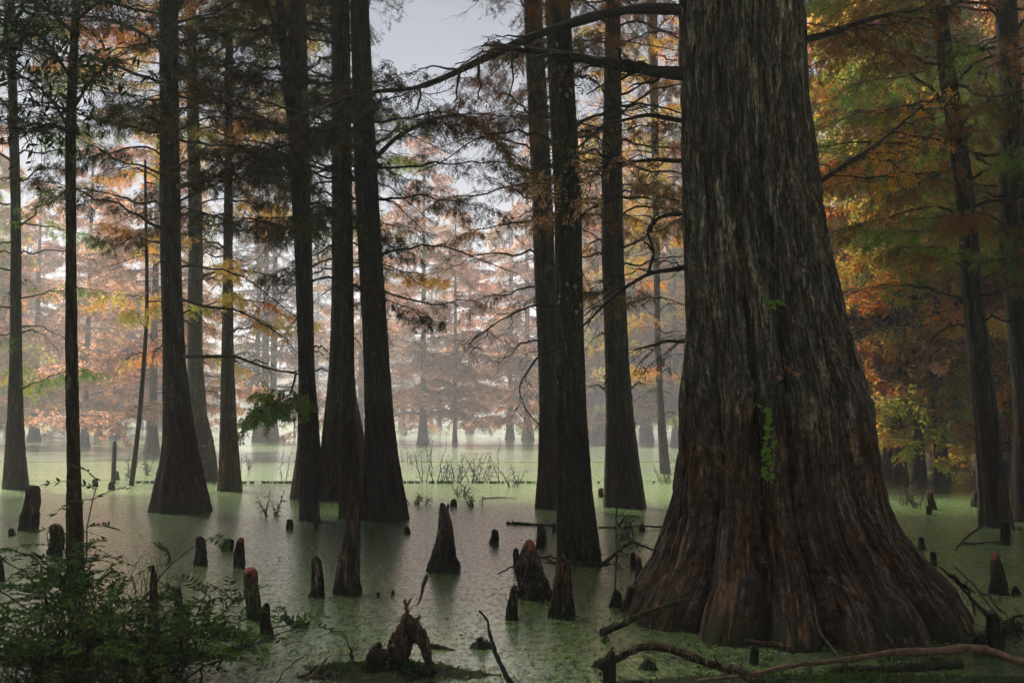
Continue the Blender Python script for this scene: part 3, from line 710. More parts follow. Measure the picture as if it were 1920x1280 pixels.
def sapling(pts, D, r0, label, seed, leafm=L_MIX, leaf=0.2, limbs=6, cat="sapling"):
    base = P(pts[-1][0], pts[-1][1], D); base[2] = 0
    root = thing("sapling", base, label, cat)
    path = resample([P(x, y, D) for x, y in pts], 26); a = Acc(); tube(a, path, np.linspace(r0 * 0.5, r0, 26), 8, rough=0.05, rng=np.random.default_rng(seed))
    ob("trunk", local(a, base).mesh("trunk", [M_BARK]), root)
    rng = np.random.default_rng(seed)
    for i in range(limbs):
        p = path[int(rng.integers(1, 16))]; limb(root, p, rng.uniform(0, 6.28), rng.uniform(0.8, 1.6), 'near' if rng.random() < leaf else 'bare', leafm if leaf > 0.15 else None, rng.uniform(-0.1, 0.3), rng)
    return root
sapling([(272, 300), (275, 480), (276, 600), (268, 700), (262, 780), (254, 850), (246, 910)], 20.6, 0.055, "thin leaning sapling left of the thick black cypress, curving right upward", 61, L_MIX, 0.6, 12)
sapling([(1742, 640), (1748, 720), (1752, 800), (1755, 860), (1758, 912)], 20.2, 0.05, "thin bare pole sapling on a small knobby foot right of the huge trunk", 62, leaf=0.0, limbs=3)

# ------------------------------------------------------------------ trees beyond the fence
def far_crown(seed, H=15.0, z0=2.0, Lmax=3.2, nl=60, leaf=0.8, dens=1.0):
    rng = np.random.default_rng(seed); a = Acc()
    for i in range(nl):
        t = (i + rng.random()) / nl; z = z0 + (H - z0) * t
        L = Lmax * (1 - t) ** 0.75 * rng.uniform(0.55, 1.1) + 0.3
        az = rng.uniform(0, 6.283)
        p = limb_path(L, rng, 8, rng.uniform(0.05, 0.4), rng.uniform(0.1, 0.45), 0.02)
        c, s = math.cos(az), math.sin(az)
        p = p @ np.array([[c, s, 0], [-s, c, 0], [0, 0, 1]]) + [0, 0, z]
        grow(a, p, 0.03 * (1 - t) + 0.012, 0.008, rng, int(10 * L / 2 * dens) + 3, 0.42 * L, 5, 0.35, 4, 0.2, 2, 0.13, 0.026, leaf=leaf, sides=4, t0=0.12, droop=0.2)
    tube(a, [[0, 0, z0], [0, 0, H * 0.7], [0, 0, H]], [0.1, 0.05, 0.015], 5)
    return a
CR = {}
for nm, kw, lm in (("rust", dict(leaf=0.75, z0=1.3), L_RUST), ("full", dict(leaf=0.95, dens=1.3, nl=70, z0=1.1), L_MIX), ("thin", dict(leaf=0.3, Lmax=2.6), L_RUST), ("bare", dict(leaf=0.04, Lmax=2.8, z0=3), L_RUST), ("tall", dict(leaf=0.9, Lmax=3.8, H=17, z0=2.0, nl=75), L_MIX)):
    CR[nm] = [far_crown(hash(nm) % 97 * 0 + len(nm) * 10 + ord(nm[0]) + i, **kw).mesh("crown", [M_TWIG, lm]) for i in range(3)]
FT = {}
def trunk_far(r0, r1, H, seed, flare=1.8):
    a = Acc(); n = 26; nt = 18
    z = np.concatenate([np.linspace(-0.1, 3, 14), np.linspace(3.6, H, n - 14)])
    th = np.arange(nt) / nt * 6.2832; TH, ZZ = np.meshgrid(th, z)
    r = (r1 + (r0 - r1) * (1 - ZZ / H)) * (1 + (flare - 1) * np.exp(-np.maximum(ZZ, 0) / 0.8))
    r = r * (1 + 0.16 * np.exp(-np.maximum(ZZ, 0) / 1.2) * np.sign(flare - 1) * np.cos(6 * TH + seed)) * (1 + 0.05 * lownoise(TH, ZZ, seed, 4, 1.5))
    lean = np.random.default_rng(seed).normal(0, 0.012, 2)
    V = np.stack([r * np.cos(TH) + lean[0] * ZZ, r * np.sin(TH) + lean[1] * ZZ, ZZ], -1)
    i = np.arange(n - 1)[:, None] * nt; j = np.arange(nt)[None]; k = (j + 1) % nt
    a.add(V, np.stack([i + j, i + k, i + nt + k, i + nt + j], -1))
    return a
TF = [trunk_far(0.26, 0.07, 14, s).mesh("trunk", [M_FAR]) for s in range(5)]
def far_tree(x, yb, wpx, kind, label, seed, H=15, group=None, leaf=None, D=None, name="cypress_tree"):
    D = D or DG(yb); b = P(x, yb, D); b[2] = 0
    rng = np.random.default_rng(seed)
    root = thing(name, b, label, "tree", group)
    t = ob("trunk", TF[seed % 5], root); w = wpx / FPX * D / 2 / (0.26 * 1.8)
    t.scale = (w, w, H / 14.5); t.rotation_euler = (0, 0, rng.uniform(0, 6.28))
    c = ob("crown", CR[kind][seed % 3], root); s = rng.uniform(0.9, 1.15)
    c.scale = (s, s, H / 15); c.rotation_euler = (0, 0, rng.uniform(0, 6.28))
    if leaf is not None: c.material_slots[1].link = 'OBJECT'; c.material_slots[1].material = leaf
    return root
G1 = "cypresses with rust coloured crowns beyond the fence"
far_tree(285, 850, 30, "rust", "cypress with flared brown foot seen between the thin leaning sapling and thick black trunk", 1, 13, G1)
far_tree(158, 838, 20, "rust", "rust crowned cypress just right of the slender broadleaf trunk", 2, 13, G1)
far_tree(479, 828, 15, "bare", "slim leaning bare cypress left of the thick double one", 3, 16, G1)
far_tree(496, 828, 28, "thin", "left stem of the thick fluted double cypress in the mist", 4, 17, G1)
far_tree(511, 827, 26, "thin", "right stem of the thick fluted double cypress in the mist", 5, 16, G1)
far_tree(793, 833, 22, "rust", "cypress with pink brown trunk standing in the open middle left of a thinner one", 6, 14, G1)
far_tree(853, 830, 11, "rust", "thin straight cypress in the open middle between broader trunks", 7, 11, G1)
far_tree(956, 823, 19, "rust", "small footed cypress, left one of the two near the double trunks", 8, 12, G1)
far_tree(990, 825, 25, "rust", "cypress with spreading roots, right one of the two near the double trunks", 9, 14, G1)
far_tree(1120, 832, 26, "full", "pale fluted cypress seen between the spotted trunk and the single brown one", 10, 15, G1)
far_tree(1137, 828, 22, "rust", "pale cypress half behind the single brown trunk's left side", 11, 14, G1)
far_tree(1215, 826, 24, "full", "pale cypress in the gap right of the single brown trunk", 12, 14, G1)
far_tree(1268, 834, 20, "full", "shadowed cypress tight against the left side of the huge trunk", 13, 15, G1)
far_tree(552, 818, 5, "thin", "pole thin pale sapling beside the forked cypress", 14, 7, G1)
far_tree(676, 826, 20, "rust", "rust crowned cypress in the gap left of the thick wide footed trunk", 15, 13, G1)
far_tree(64, 826, 24, "rust", "rust crowned cypress right of the slim edge cypress", 16, 13, G1)
far_tree(-30, 835, 24, "full", "cypress at the left edge beyond the slim edge cypress", 17, 14, G1)
far_tree(215, 820, 20, "rust", "rust crowned cypress behind the old fence post", 18, 13, G1)
G2 = "orange and green cypresses in the shaded stand right of the huge trunk"
far_tree(1682, 852, 20, "full", "short dark footed cypress just right of the huge trunk", 20, 13, G2)
far_tree(1696, 838, 16, "full", "dark cypress behind the short footed one right of the huge trunk", 21, 14, G2)
far_tree(1769, 843, 16, "full", "small cypress with flared foot right of the bare pole sapling", 22, 12, G2)
far_tree(1805, 838, 34, "tall", "broad shadowed cypress left of the leaning brown one", 23, 16, G2)
far_tree(1920, 850, 34, "tall", "broad shadowed cypress at the right edge beyond the fence", 24, 16, G2)
far_tree(1640, 835, 30, "tall", "broad shadowed cypress mostly hidden by the huge trunk", 25, 16, G2)
G3 = "small bright cypresses low behind the huge trunk's right side"
far_tree(1625, 868, 16, "full", "small orange and yellow cypress just behind the huge trunk's right edge", 31, 8.5, G3, L_YG)
far_tree(1712, 862, 14, "full", "small yellow green cypress between the huge trunk and the bare pole sapling", 32, 8, G3, L_YG)
far_tree(1785, 872, 14, "full", "small yellow cypress close left of the leaning brown trunk", 33, 8.5, G3, L_YG)
# the dense stand: same look, only their place differs
rng = np.random.default_rng(77)
k = 0
def stand(n, xr, yr, kinds, label, grp, H, leafs, seed0, wr=(14, 26)):
    global k
    for i in range(n):
        x = rng.uniform(*xr); yb = rng.uniform(*yr)
        far_tree(x, yb, rng.uniform(*wr) * 46 / DG(yb), kinds[int(rng.integers(len(kinds)))], label, seed0 + i, rng.uniform(*H), grp, leafs[int(rng.integers(len(leafs)))])
stand(24, (1560, 2050), (800, 845), ["full", "tall"], "tall orange and green cypress in the dense shaded stand behind the right trunks", "dense stand on the right", (13, 19), [None, L_MIX, L_RUST, L_MIX], 200)
stand(14, (1600, 2150), (850, 905), ["full", "tall"], "leafy orange and green cypress close behind the right trunks", "nearer shaded stand on the right", (11, 16), [None, L_MIX, L_RUST, L_MIX], 340, (12, 20))
stand(20, (1090, 1560), (800, 826), ["full", "tall", "rust"], "tall orange cypress in the stand behind the huge trunk", "dense stand behind the huge trunk", (13, 18), [None, L_RUST, L_MIX], 240)
stand(7, (700, 1060), (797, 812), ["rust", "bare", "thin"], "hazy rust cypress deep in the open middle", "hazy cypresses deep in the open middle", (11, 15), [L_RUST], 270)
stand(15, (-150, 330), (797, 822), ["rust", "thin", "rust", "full"], "hazy rust cypress in the stand on the left", "hazy stand on the left", (11, 15), [L_RUST], 290)
stand(10, (-50, 700), (792, 806), ["bare", "bare", "thin"], "tall bare grey cypress fading into the mist", "bare hazy cypresses on the left", (15, 20), [L_RUST], 310)

# far woods closing the pond, one mass
a = Acc(); rng = np.random.default_rng(9); N = 60000
ang = rng.uniform(-1.15, 1.15, N); R_ = rng.uniform(150, 190, N)
X = np.sin(ang) * R_; Y = np.cos(ang) * R_
Hh = 12 + 3 * np.sin(ang * 37) + 2 * np.sin(ang * 91 + 1) + 2.5 * np.sin(ang * 13 + 2)
Z = rng.random(N) ** 0.8 * Hh
pos = np.stack([X, Y, Z], 1)
blades(a, pos, nrm(rng.standard_normal((N, 3))) * 1.3, nrm(rng.standard_normal((N, 3))), np.full(N, 0.4))
K = 260; ang = rng.uniform(-1.1, 1.1, K); R_ = rng.uniform(145, 180, K)
b = np.stack([np.sin(ang) * R_, np.cos(ang) * R_, np.zeros(K)], 1)
tubes(a, b[:, None] + np.array([0, 0, 1.])[None, None] * np.linspace(0, 12, 4)[None, :, None], rng.uniform(0.25, 0.5, K), np.full(K, 0.1), 5, 0)
tag(ob("far_woods", a.mesh("far_woods", [M_FAR, leaf_mat("misted_woods_leaf", [(0.24, 0.19, 0.14), (0.28, 0.25, 0.17)], 0.1)])), kind="stuff")  # leaf colour paled to misty grey-brown, mist painted into it

# unseen leaf clouds added to shade the near water and haze, overhead and around
a = Acc(); rng = np.random.default_rng(10)
def cloud(n, lo, hi, size, fn=None):
    p = rng.uniform(lo, hi, (n, 3))
    if fn is not None: p = p[fn(p)]
    n = len(p); L = rng.uniform(0.6, 1.2, n) * size
    blades(a, p, nrm(rng.standard_normal((n, 3)) * [1, 1, 0.6]) * L[:, None], nrm(rng.standard_normal((n, 3))), L * 0.3)
above = lambda p: (p[:, 2] > 2.4 + (np.maximum(p[:, 1], 0.0)) * 0.5) & ((p[:, 1] < 14) | (p[:, 0] < 3.5))  # out of frame, cut back so the sun reaches the right-hand stand
cloud(105000, (-42, -2.5, 9), (30, 25, 18), 0.6, above)
cloud(16000, (-30, -24, 0.5), (-4, -10, 13), 0.5)
cloud(34000, (-34, -12, 0.3), (-15, 12, 12), 0.5)
cloud(20000, (13, -12, 0.3), (27, 8, 12), 0.5)
tag(ob("unseen_shade_canopy", a.mesh("unseen_shade_canopy", [M_TWIG, L_DARK])), kind="stuff")

# ------------------------------------------------------------------ cypress knees
def knee(x, yb, yt, wb, label, seed, wt=0.45, lean=0, tip=False, p=1.0, name="cypress_knee", cat="cypress knee", group="cypress knees rising from the duckweed", bulge=0.0, dome=0.12):
    r0 = wb / 2 / FPX * DG(yb); D = DG(yb) + r0 * 0.8
    pb, pt = P(x, yb, D), P(x + lean, yt, D); H = pt[2]
    nt, nz = 48, 90
    th = np.arange(nt) / nt * 6.2832; t = np.linspace(0, 1, nz); TH, TT = np.meshgrid(th, t)
    prof = wt + (1 - wt) * (1 - TT) ** p + bulge * np.sin(TT * 3.14)
    prof = prof * np.where(TT > 1 - dome, np.sqrt(np.clip(1 - ((TT - (1 - dome)) / dome) ** 2, 0, 1)), 1)
    R = r0 * prof * (1 + 0.11 * lownoise(TH, TT * 4, seed, 4, 2.0) + 0.06 * lownoise(TH, TT * 10, seed + 1, 9, 2.0) + 0.05 * lownoise(TH, TT * 22, seed + 2, 15, 1.5, 9) + 0.035 * vnoise(seed, TH.shape))
    R = R * (1 + 0.35 * np.exp(-TT / 0.05) * (0.5 + 0.4 * lownoise(TH, TT, seed + 3, 7, 1)))
    Z = -0.06 + (H + 0.06) * TT * (1 + 0.01 * vnoise(seed + 1, TH.shape))
    sx = (pt[0] - pb[0]) * TT ** 1.2 + 0.12 * r0 * np.sin(TT * 5 + seed)
    V = np.stack([R * np.cos(TH) + sx, R * np.sin(TH) * 0.9, Z], -1)
    if wb > 17:      # smaller lobe fused to the side
        rg = np.random.default_rng(seed + 50); ang = rg.uniform(-2.6, -0.5); hh = rg.uniform(0.22, 0.5)
        bl = np.exp(-(np.angle(np.exp(1j * (TH - ang))) / 0.5) ** 2) * np.clip((hh - TT) / 0.08, 0, 1)
        V = V + np.stack([np.cos(TH), np.sin(TH), 0 * TH], -1) * (bl * r0 * rg.uniform(0.2, 0.4))[..., None]
    a = Acc(); i = np.arange(nz - 1)[:, None] * nt; j = np.arange(nt)[None]; k = (j + 1) % nt
    fcs = np.stack([i + j, i + k, i + nt + k, i + nt + j], -1)
    a.v = [V.reshape(-1, 3)]; a.f = [fcs.reshape(-1, 4)]; a.n = nt * nz
    zc = Z[:-1] / H
    a.m = [((zc > (0.86 + 0.05 * np.sin(TH[:-1] * 3 + seed))) & bool(tip)).astype(np.int32).ravel()]
    o = ob(name, a.mesh(name, [M_KNEE, M_TIP])); o.location = (pb[0], D, 0)
    return tag(o, label, cat, group)
KN = [
 (655, 1114, 918, 52, "tallest knee, a slim leaning brown spire right in front of the slim brown trunk", dict(wt=0.28, lean=4, p=1.1)),
 (832, 1073, 943, 56, "broad pointed pyramid shaped knee in the open middle water", dict(wt=0.14, lean=-2, p=0.85, dome=0.06)),
 (594, 1120, 1043, 30, "slim knee with rounded tip left of the tallest knee", dict(wt=0.5, lean=0)),
 (475, 1162, 1064, 27, "upright post shaped knee with a red flat top", dict(wt=0.85, lean=-4, tip=True, dome=0.08)),
 (499, 1195, 1130, 27, "short dark knee just in front of the red topped post shaped knee", dict(wt=0.45, lean=1)),
 (448, 1064, 1007, 19, "thin dark knee with a small reddish tip in the left water", dict(wt=0.65, lean=3, tip=True, bulge=0.15)),
 (428, 1033, 1010, 23, "low rounded knee left of the thin reddish tipped one", dict(wt=0.7)),
 (378, 1060, 1005, 26, "dark finger shaped knee at the right end of the ferny shrub", dict(wt=0.5, lean=-4)),
 (543, 991, 973, 15, "stubby little knee left of the forked trunk's foot", dict(wt=0.7)),
 (593, 990, 967, 12, "ragged little knee touching the forked trunk's foot", dict(wt=0.5)),
 (764, 1000, 986, 16, "low mossy knee below the wide footed trunk", dict(wt=0.4)),
 (851, 950, 935, 15, "small domed knee beyond the pyramid shaped knee", dict(wt=0.5)),
 (840, 955, 944, 5, "tiny knee just left of the small domed knee", dict(wt=0.8)),
 (927, 1020, 992, 17, "small blunt knee standing alone between the pyramid knee and the spotted trunk", dict(wt=0.7)),
 (1015, 1027, 981, 20, "blunt square knee left of the spotted trunk's foot", dict(wt=0.65, lean=-1)),
 (1041, 996, 979, 14, "tiny knee peeping out at the left side of the spotted trunk", dict(wt=0.6)),
 (968, 1059, 1027, 13, "narrow dark knee left of the orange tipped knee", dict(wt=0.7)),
 (1001, 1124, 1012, 60, "stout bell shaped knee with a bright orange tip", dict(wt=0.12, lean=-9, p=0.55, tip=True, dome=0.05, bulge=0.1)),
 (961, 1163, 1096, 28, "small dark knee in front and left of the stout orange tipped one", dict(wt=0.4, lean=2)),
 (1056, 1160, 1040, 48, "tall stout knee with rounded top right of the orange tipped one", dict(wt=0.42, lean=-4, dome=0.18)),
 (1187, 1064, 1035, 13, "short dark knee among the dead twigs left of the huge trunk", dict(wt=0.7)),
 (1197, 1090, 1044, 15, "narrow knee with red tip close to the huge trunk's left foot", dict(wt=0.55, lean=2, tip=True)),
 (1204, 997, 980, 15, "tiny knee on the floating debris line left of the huge trunk", dict(wt=0.4)),
 (1127, 932, 914, 13, "small knee at the left foot of the single brown trunk", dict(wt=0.6)),
 (1144, 1310, 1220, 30, "dark upright knee cut by the bottom edge beside the bent fallen branch", dict(wt=0.5, lean=0)),
 (1157, 1140, 1106, 30, "lumpy dark knee fused low at the left foot of the huge trunk", dict(wt=0.4, lean=-3)),
 (1182, 1150, 1098, 34, "knobby dark knee pressed against the huge trunk's left buttress", dict(wt=0.6, lean=2)),
 (1870, 1115, 1035, 37, "dark bottle shaped knee with reddish tip right of the huge trunk", dict(wt=0.33, lean=-3, tip=True)),
 (1905, 1115, 1098, 22, "low knee right beside the bottle shaped one", dict(wt=0.4)),
 (1748, 955, 919, 17, "dark twin knee's taller half in the green water on the right", dict(wt=0.5, lean=-3)),
 (1742, 965, 945, 12, "dark twin knee's shorter half in the green water on the right", dict(wt=0.7)),
 (1828, 950, 920, 13, "dark knee left of the leaning brown trunk's foot", dict(wt=0.7)),
 (1885, 1022, 975, 18, "square topped post like knee between the two right trunks", dict(wt=0.85, dome=0.06)),
 (1750, 1060, 1034, 15, "dark knee close to the right slope of the huge trunk", dict(wt=0.7)),
 (1728, 1030, 1006, 15, "small knob rising behind the right slope of the huge trunk", dict(wt=0.6)),
 (1867, 1220, 1150, 34, "black splintered stump like knee off the huge trunk's right root", dict(wt=0.7, lean=-4)),
 (1838, 1218, 1190, 30, "low black knee beside the splintered stump like one", dict(wt=0.7)),
 (1415, 1246, 1212, 20, "small black knee in front of the huge trunk", dict(wt=0.7)),
 (55, 995, 910, 36, "wide broken dark stump knee in the left water", dict(wt=0.62, lean=5, dome=0.05)),
 (105, 1040, 982, 30, "dark blunt knee just left of the slender broadleaf trunk", dict(wt=0.8)),
 (22, 1004, 990, 16, "tiny knee left of the wide broken stump knee", dict(wt=0.5)),
 (0, 1088, 1040, 16, "dark knee cut by the left edge of the view", dict(wt=0.5)),
 (210, 918, 901, 16, "small dark knee in front of the old fence post", dict(wt=0.4)),
 (219, 899, 882, 18, "dark knee leaning on the foot of the old fence post", dict(wt=0.5, lean=-3)),
 (288, 1285, 1060, 30, "tall black snag like knee inside the ferny shrub", dict(wt=0.3, lean=-2)),
 (330, 1180, 1105, 24, "black knee right of the snag like one inside the ferny shrub", dict(wt=0.5, lean=5)),
 (178, 912, 897, 14, "tiny dark knee right of the slender broadleaf trunk", dict(wt=0.5)),
 (710, 1118, 1110, 10, "pebble sized knee barely breaking the duckweed", dict(wt=0.5)),
 (737, 1116, 1106, 10, "small weed covered knob right of the pebble sized knee", dict(wt=0.5)),
]
for i, (x, yb, yt, wb, lab, kw) in enumerate(KN): knee(x, yb, yt, wb, lab, 500 + i, **kw)

# ------------------------------------------------------------------ wire fence
DF = DG(905)
fb = P(212, 905, DF); fb[2] = 0
FEN = thing("wire_fence", fb, "sagging barbed wire fence with grey posts and hanging weeds crossing the water", "fence")
for x in (212, 652, 1420, 1905, -250):
    p = P(x, 905, DF); a = Acc(); h = P(x, 827, DF)[2]
    tube(a, [[0, 0, -0.3], [0.01, 0, 0.3], [0, 0.01, h]], [0.055, 0.052, 0.05], 8, rough=0.05, rng=np.random.default_rng(int(x) + 300))
    o = ob("post", a.mesh("post", [M_POST]), FEN); o.location = (p[0] - fb[0], 0, 0)
rng = np.random.default_rng(12)
XS = [P(x, 900, DF)[0] for x in (-250, 212, 652, 1420, 1905, 2100)]
for yy in (832, 863, 899):
    h = P(960, yy, DF)[2]; X = np.linspace(XS[0], XS[-1], 160)
    sag = np.zeros_like(X)
    for q0, q1 in zip(XS[:-1], XS[1:]):
        u = np.clip((X - q0) / (q1 - q0), 0, 1); sag -= 0.035 * 4 * u * (1 - u)
    path = np.stack([X - fb[0], np.full_like(X, -0.06), h + sag], 1); a = Acc(); tube(a, path, 0.0045, 4)
    for k in range(5, 155, 2):
        c = path[k]; tube(a, [c + [-0.03, 0, -0.03], c, c + [0.02, 0, 0.035]], 0.004, 3)
    ob("wire", a.mesh("wire", [M_WIRE]), FEN)
hl = P(960, 900, DF)[2] - 0.03
for x0, x1 in [(256, 280), (283, 290), (456, 463), (470, 478), (489, 505), (508, 533), (536, 550), (757, 790), (803, 814), (820, 851), (860, 863), (884, 887), (891, 906), (919, 937), (940, 944), (960, 982), (986, 1003), (1690, 1693), (1702, 1708), (1724, 1727), (1744, 1748), (1120, 1124), (1222, 1228)]:
    a = Acc(); q0, q1 = P(x0, 900, DF)[0] - fb[0], P(x1, 900, DF)[0] - fb[0]; n = int((q1 - q0) / 0.010) + 4
    b = np.stack([rng.uniform(q0, q1, n), -0.06 + rng.normal(0, 0.015, n), np.full(n, hl + 0.02)], 1)
    L = rng.uniform(0.03, 0.11, n)[:, None]
    blades(a, b, np.array([[0, 0, -1.]]) * L + rng.standard_normal((n, 3)) * 0.01, nrm(rng.standard_normal((n, 3)) * [1, .6, 0.1]), rng.uniform(0.012, 0.03, n), 0)
    ob("weed_clump", a.mesh("weed_clump", [M_TWIG]), FEN)

# ------------------------------------------------------------------ weeds and thin stems standing in the water
def weed(x, yb, h, label, seed, n=5, spread=0.12, twigs=6, leaf=0.3, D=None, name="water_weed", lm=L_DARK):
    D = D or DG(yb); b = P(x, yb, D); b[2] = 0; rng = np.random.default_rng(seed); a = Acc()
    for i in range(n):
        s = np.array([rng.normal() * spread, rng.normal() * spread, -0.05]); d = nrm(np.array([rng.normal() * 0.3, rng.normal() * 0.3, 1])); L = h * rng.uniform(0.55, 1.1)
        u = np.linspace(0, 1, 8)[:, None]; p = s + d * L * u + np.cumsum(rng.standard_normal((8, 3)) * 0.02, 0) * L
        grow(a, p, 0.010, 0.004, rng, twigs, 0.2 * h, 2, 0.07, 1, 0.03, 1, 0.04, 0.011, leaf=leaf, sides=4, t0=0.2, droop=0.1)
    o = ob(name, a.mesh(name, [M_TWIG, lm])); o.location = b
    return tag(o, label, "water plant", "dead weeds standing in the water")
W_ = [(798, 905, 1.0, "tall leafless weed stems rising through the wires left of centre"), (815, 906, 1.15, "tallest weed with small dark leaves in front of the wires"),
      (838, 905, 0.6, "tangled weed low between the wires"), (862, 903, 0.75, "thicket of fine weed stems in the middle of the fence gap"), (885, 904, 0.7, "leaning weeds right of the fine thicket"),
      (905, 905, 0.6, "sparse weed with drooping tips by the wires"), (934, 903, 0.85, "single upright weed stem close to the double trunks"), (963, 912, 0.45, "short forked stem near the double trunks' foot"),
      (770, 870, 0.5, "leaning weed right beside the wide footed trunk"), (870, 930, 0.3, "low sprigs in the pale water behind the pyramid knee"), (895, 948, 0.25, "small sprigs in the water right of the domed knee"),
      (780, 945, 0.25, "pair of bent sprigs below the wires"), (540, 900, 0.75, "two thin weed stems standing right of the lone black trunk"), (465, 880, 0.5, "leaning dead stalk beside the lone black trunk"),
      (240, 895, 0.7, "fine dead weeds between the old post and the thin leaning sapling"), (280, 890, 0.6, "dead weeds left of the thick black trunk's foot"), (505, 965, 0.4, "crossed bent stalks in the water below the lone black trunk"),
      (1245, 905, 0.6, "mossy dead sprig beside the huge trunk's left edge"), (1700, 945, 0.5, "fine sprigs near the huge trunk's right slope"), (1716, 950, 0.45, "thin sprigs left of the twin knees"),
      (1770, 912, 0.5, "drooping rusty weed by the bare pole sapling"), (1745, 905, 0.4, "hanging weeds left of the bare pole sapling"), (1825, 900, 0.4, "forked dead stem left of the leaning trunk"),
      (1172, 1010, 0.35, "wispy weeds right of the spotted trunk"), (1110, 1055, 0.25, "pale wispy weeds hugging the spotted trunk's foot")]
for i, (x, yb, h, lab) in enumerate(W_): weed(x, yb, h, lab, 700 + i, n=3 if h > 0.9 else 2 if 'single' in lab or 'two' in lab else 7, spread=0.08 if h < 0.9 else 0.04, twigs=6)

# ------------------------------------------------------------------ fallen and hanging branches
def stick(pts, r0, r1, label, seed, mat=M_TWIG, name="fallen_branch", cat="branch", twigs=0, sl=0.2, group=None, leafm=L_DARK, leaf=0.0, kink=0.004):
    """pts (x, y, D or None=on the water)"""
    rng = np.random.default_rng(seed); q = []
    for x, y, D in pts: q.append(P(x, y, D) if D else G(x, y) + [0, 0, 0.01])
    path = resample(q, 34); path = path + np.cumsum(rng.standard_normal(path.shape), 0) * kink * 0.5
    a = Acc(); loc = path[0].copy()
    if twigs: grow(a, path - loc, r0, r1, rng, twigs, sl, 2, 0.08, 1, 0.05, 2, 0.03, 0.006, leaf=leaf, sides=10, t0=0.15)
    else: tube(a, path - loc, np.linspace(r0, r1, 34) * (1 + 0.09 * rng.standard_normal(34)), 12, rough=0.09, rng=rng)
    if r0 > 0.02 or r1 > 0.02:      # broken side stubs
        for _ in range(4):
            i = int(rng.integers(4, 30)); d = nrm(rng.standard_normal(3) * [1, 0.6, 0.8] + [0, 0, 0.5]); q0 = path[i] - loc
            tube(a, [q0, q0 + d * 0.04, q0 + d * rng.uniform(0.06, 0.14) + rng.standard_normal(3) * 0.01], [0.009, 0.007, 0.004], 6, rough=0.1, rng=rng)
    o = ob(name, a.mesh(name, [mat, leafm])); o.location = loc
    return tag(o, label, cat, group)
stick([(1130, 1188, None), (1160, 1175, 6.85), (1200, 1152, 6.7), (1240, 1135, 6.6), (1292, 1117, 6.55)], 0.028, 0.013, "thick broken branch leaning from the water onto the huge trunk's left foot", 1, M_KNEE)
stick([(1118, 1248, None), (1165, 1236, 6.0), (1185, 1222, 5.95), (1215, 1211, 5.9), (1270, 1224, 5.8), (1330, 1248, 5.7), (1400, 1268, 5.6), (1440, 1290, 5.5)], 0.022, 0.026, "thick bent fallen branch arching beside the bottom edge knee", 2, M_KNEE, twigs=0)
stick([(1300, 1276, 5.6), (1400, 1262, 5.6), (1500, 1244, 5.65), (1600, 1236, 5.7), (1700, 1221, 5.7), (1800, 1217, 5.7), (1848, 1215, 5.7), (1885, 1228, 5.6), (1940, 1246, 5.5)], 0.008, 0.024, "long pale reddish fallen branch across the bottom right foreground", 3, M_STICK)
stick([(1556, 1083, 6.45), (1600, 1115, 6.3), (1640, 1160, 6.1), (1690, 1222, 5.9)], 0.012, 0.006, "thin stick leaning on the front of the huge trunk", 4, M_KNEE)
stick([(1526, 1130, 6.3), (1535, 1170, 6.2), (1560, 1205, 6.1), (1590, 1235, 6.0)], 0.004, 0.009, "short thin curved twig left of the leaning stick on the huge trunk", 5, M_STICK)
stick([(897, 1143, 5.6), (912, 1160, 5.6), (920, 1195, 5.6), (930, 1235, 5.55), (962, 1290, 5.5)], 0.006, 0.016, "slender curved dead stem rising from the bottom edge in the middle", 6, M_TWIG)
stick([(1192, 790, 9.0), (1176, 850, 9.0), (1166, 900, 9.0), (1158, 960, 9.0), (1160, 1030, 9.0), (1159, 1090, 8.9), (1150, 1165, 8.6)], 0.004, 0.008, "thin vine hanging down left of the huge trunk to the water", 7, M_TWIG, name="hanging_vine", cat="vine", twigs=6, sl=0.12)
stick([(1125, 1060, 9.6), (1150, 1042, 9.5), (1183, 1013, 9.4), (1200, 1022, 9.4), (1236, 1036, 9.3)], 0.02, 0.006, "mossy dead branch bridging the spotted trunk and the huge trunk", 8, M_KNEE, twigs=10, sl=0.2, leaf=0.6)
stick([(1162, 985, 12), (1170, 970, 12), (1190, 967, 12), (1200, 972, 12)], 0.01, 0.004, "small arched twig behind the mossy dead branch", 9, twigs=4)
stick([(800, 1080, 8.2), (795, 1095, 8.1), (785, 1127, 7.9)], 0.018, 0.006, "short club headed stick slanting into the water below the pyramid knee", 10)
stick([(532, 1157, 7.4), (545, 1165, 7.35), (556, 1172, 7.3), (572, 1176, None)], 0.022, 0.02, "short thick broken branch stub poking out of the duckweed", 11, M_KNEE, twigs=0)
stick([(660, 1237, None), (655, 1215, 6.2), (640, 1182, 6.2)], 0.012, 0.003, "dark forked twig standing left of the arched root stump", 12, twigs=3, sl=0.15)
stick([(612, 1233, 5.9), (590, 1255, 5.8), (565, 1275, 5.7)], 0.007, 0.009, "pale reddish stick lying on the mud left of the arched root stump", 13, M_STICK)
stick([(570, 1230, 5.9), (540, 1255, 5.7), (520, 1282, 5.5)], 0.003, 0.004, "hair thin dark twig left of the pale reddish stick", 14)
stick([(936, 1076, 9.0), (950, 1065, 9.0), (962, 1057, 9.0)], 0.006, 0.008, "short dark twig slanting left of the narrow knee", 15)
stick([(1012, 1045, 9.2), (1030, 1042, 9.2), (1048, 1050, 9.2)], 0.012, 0.006, "mossy twig between the orange tipped knee and the spotted trunk", 16, M_TWIG, twigs=4, leaf=0.5)
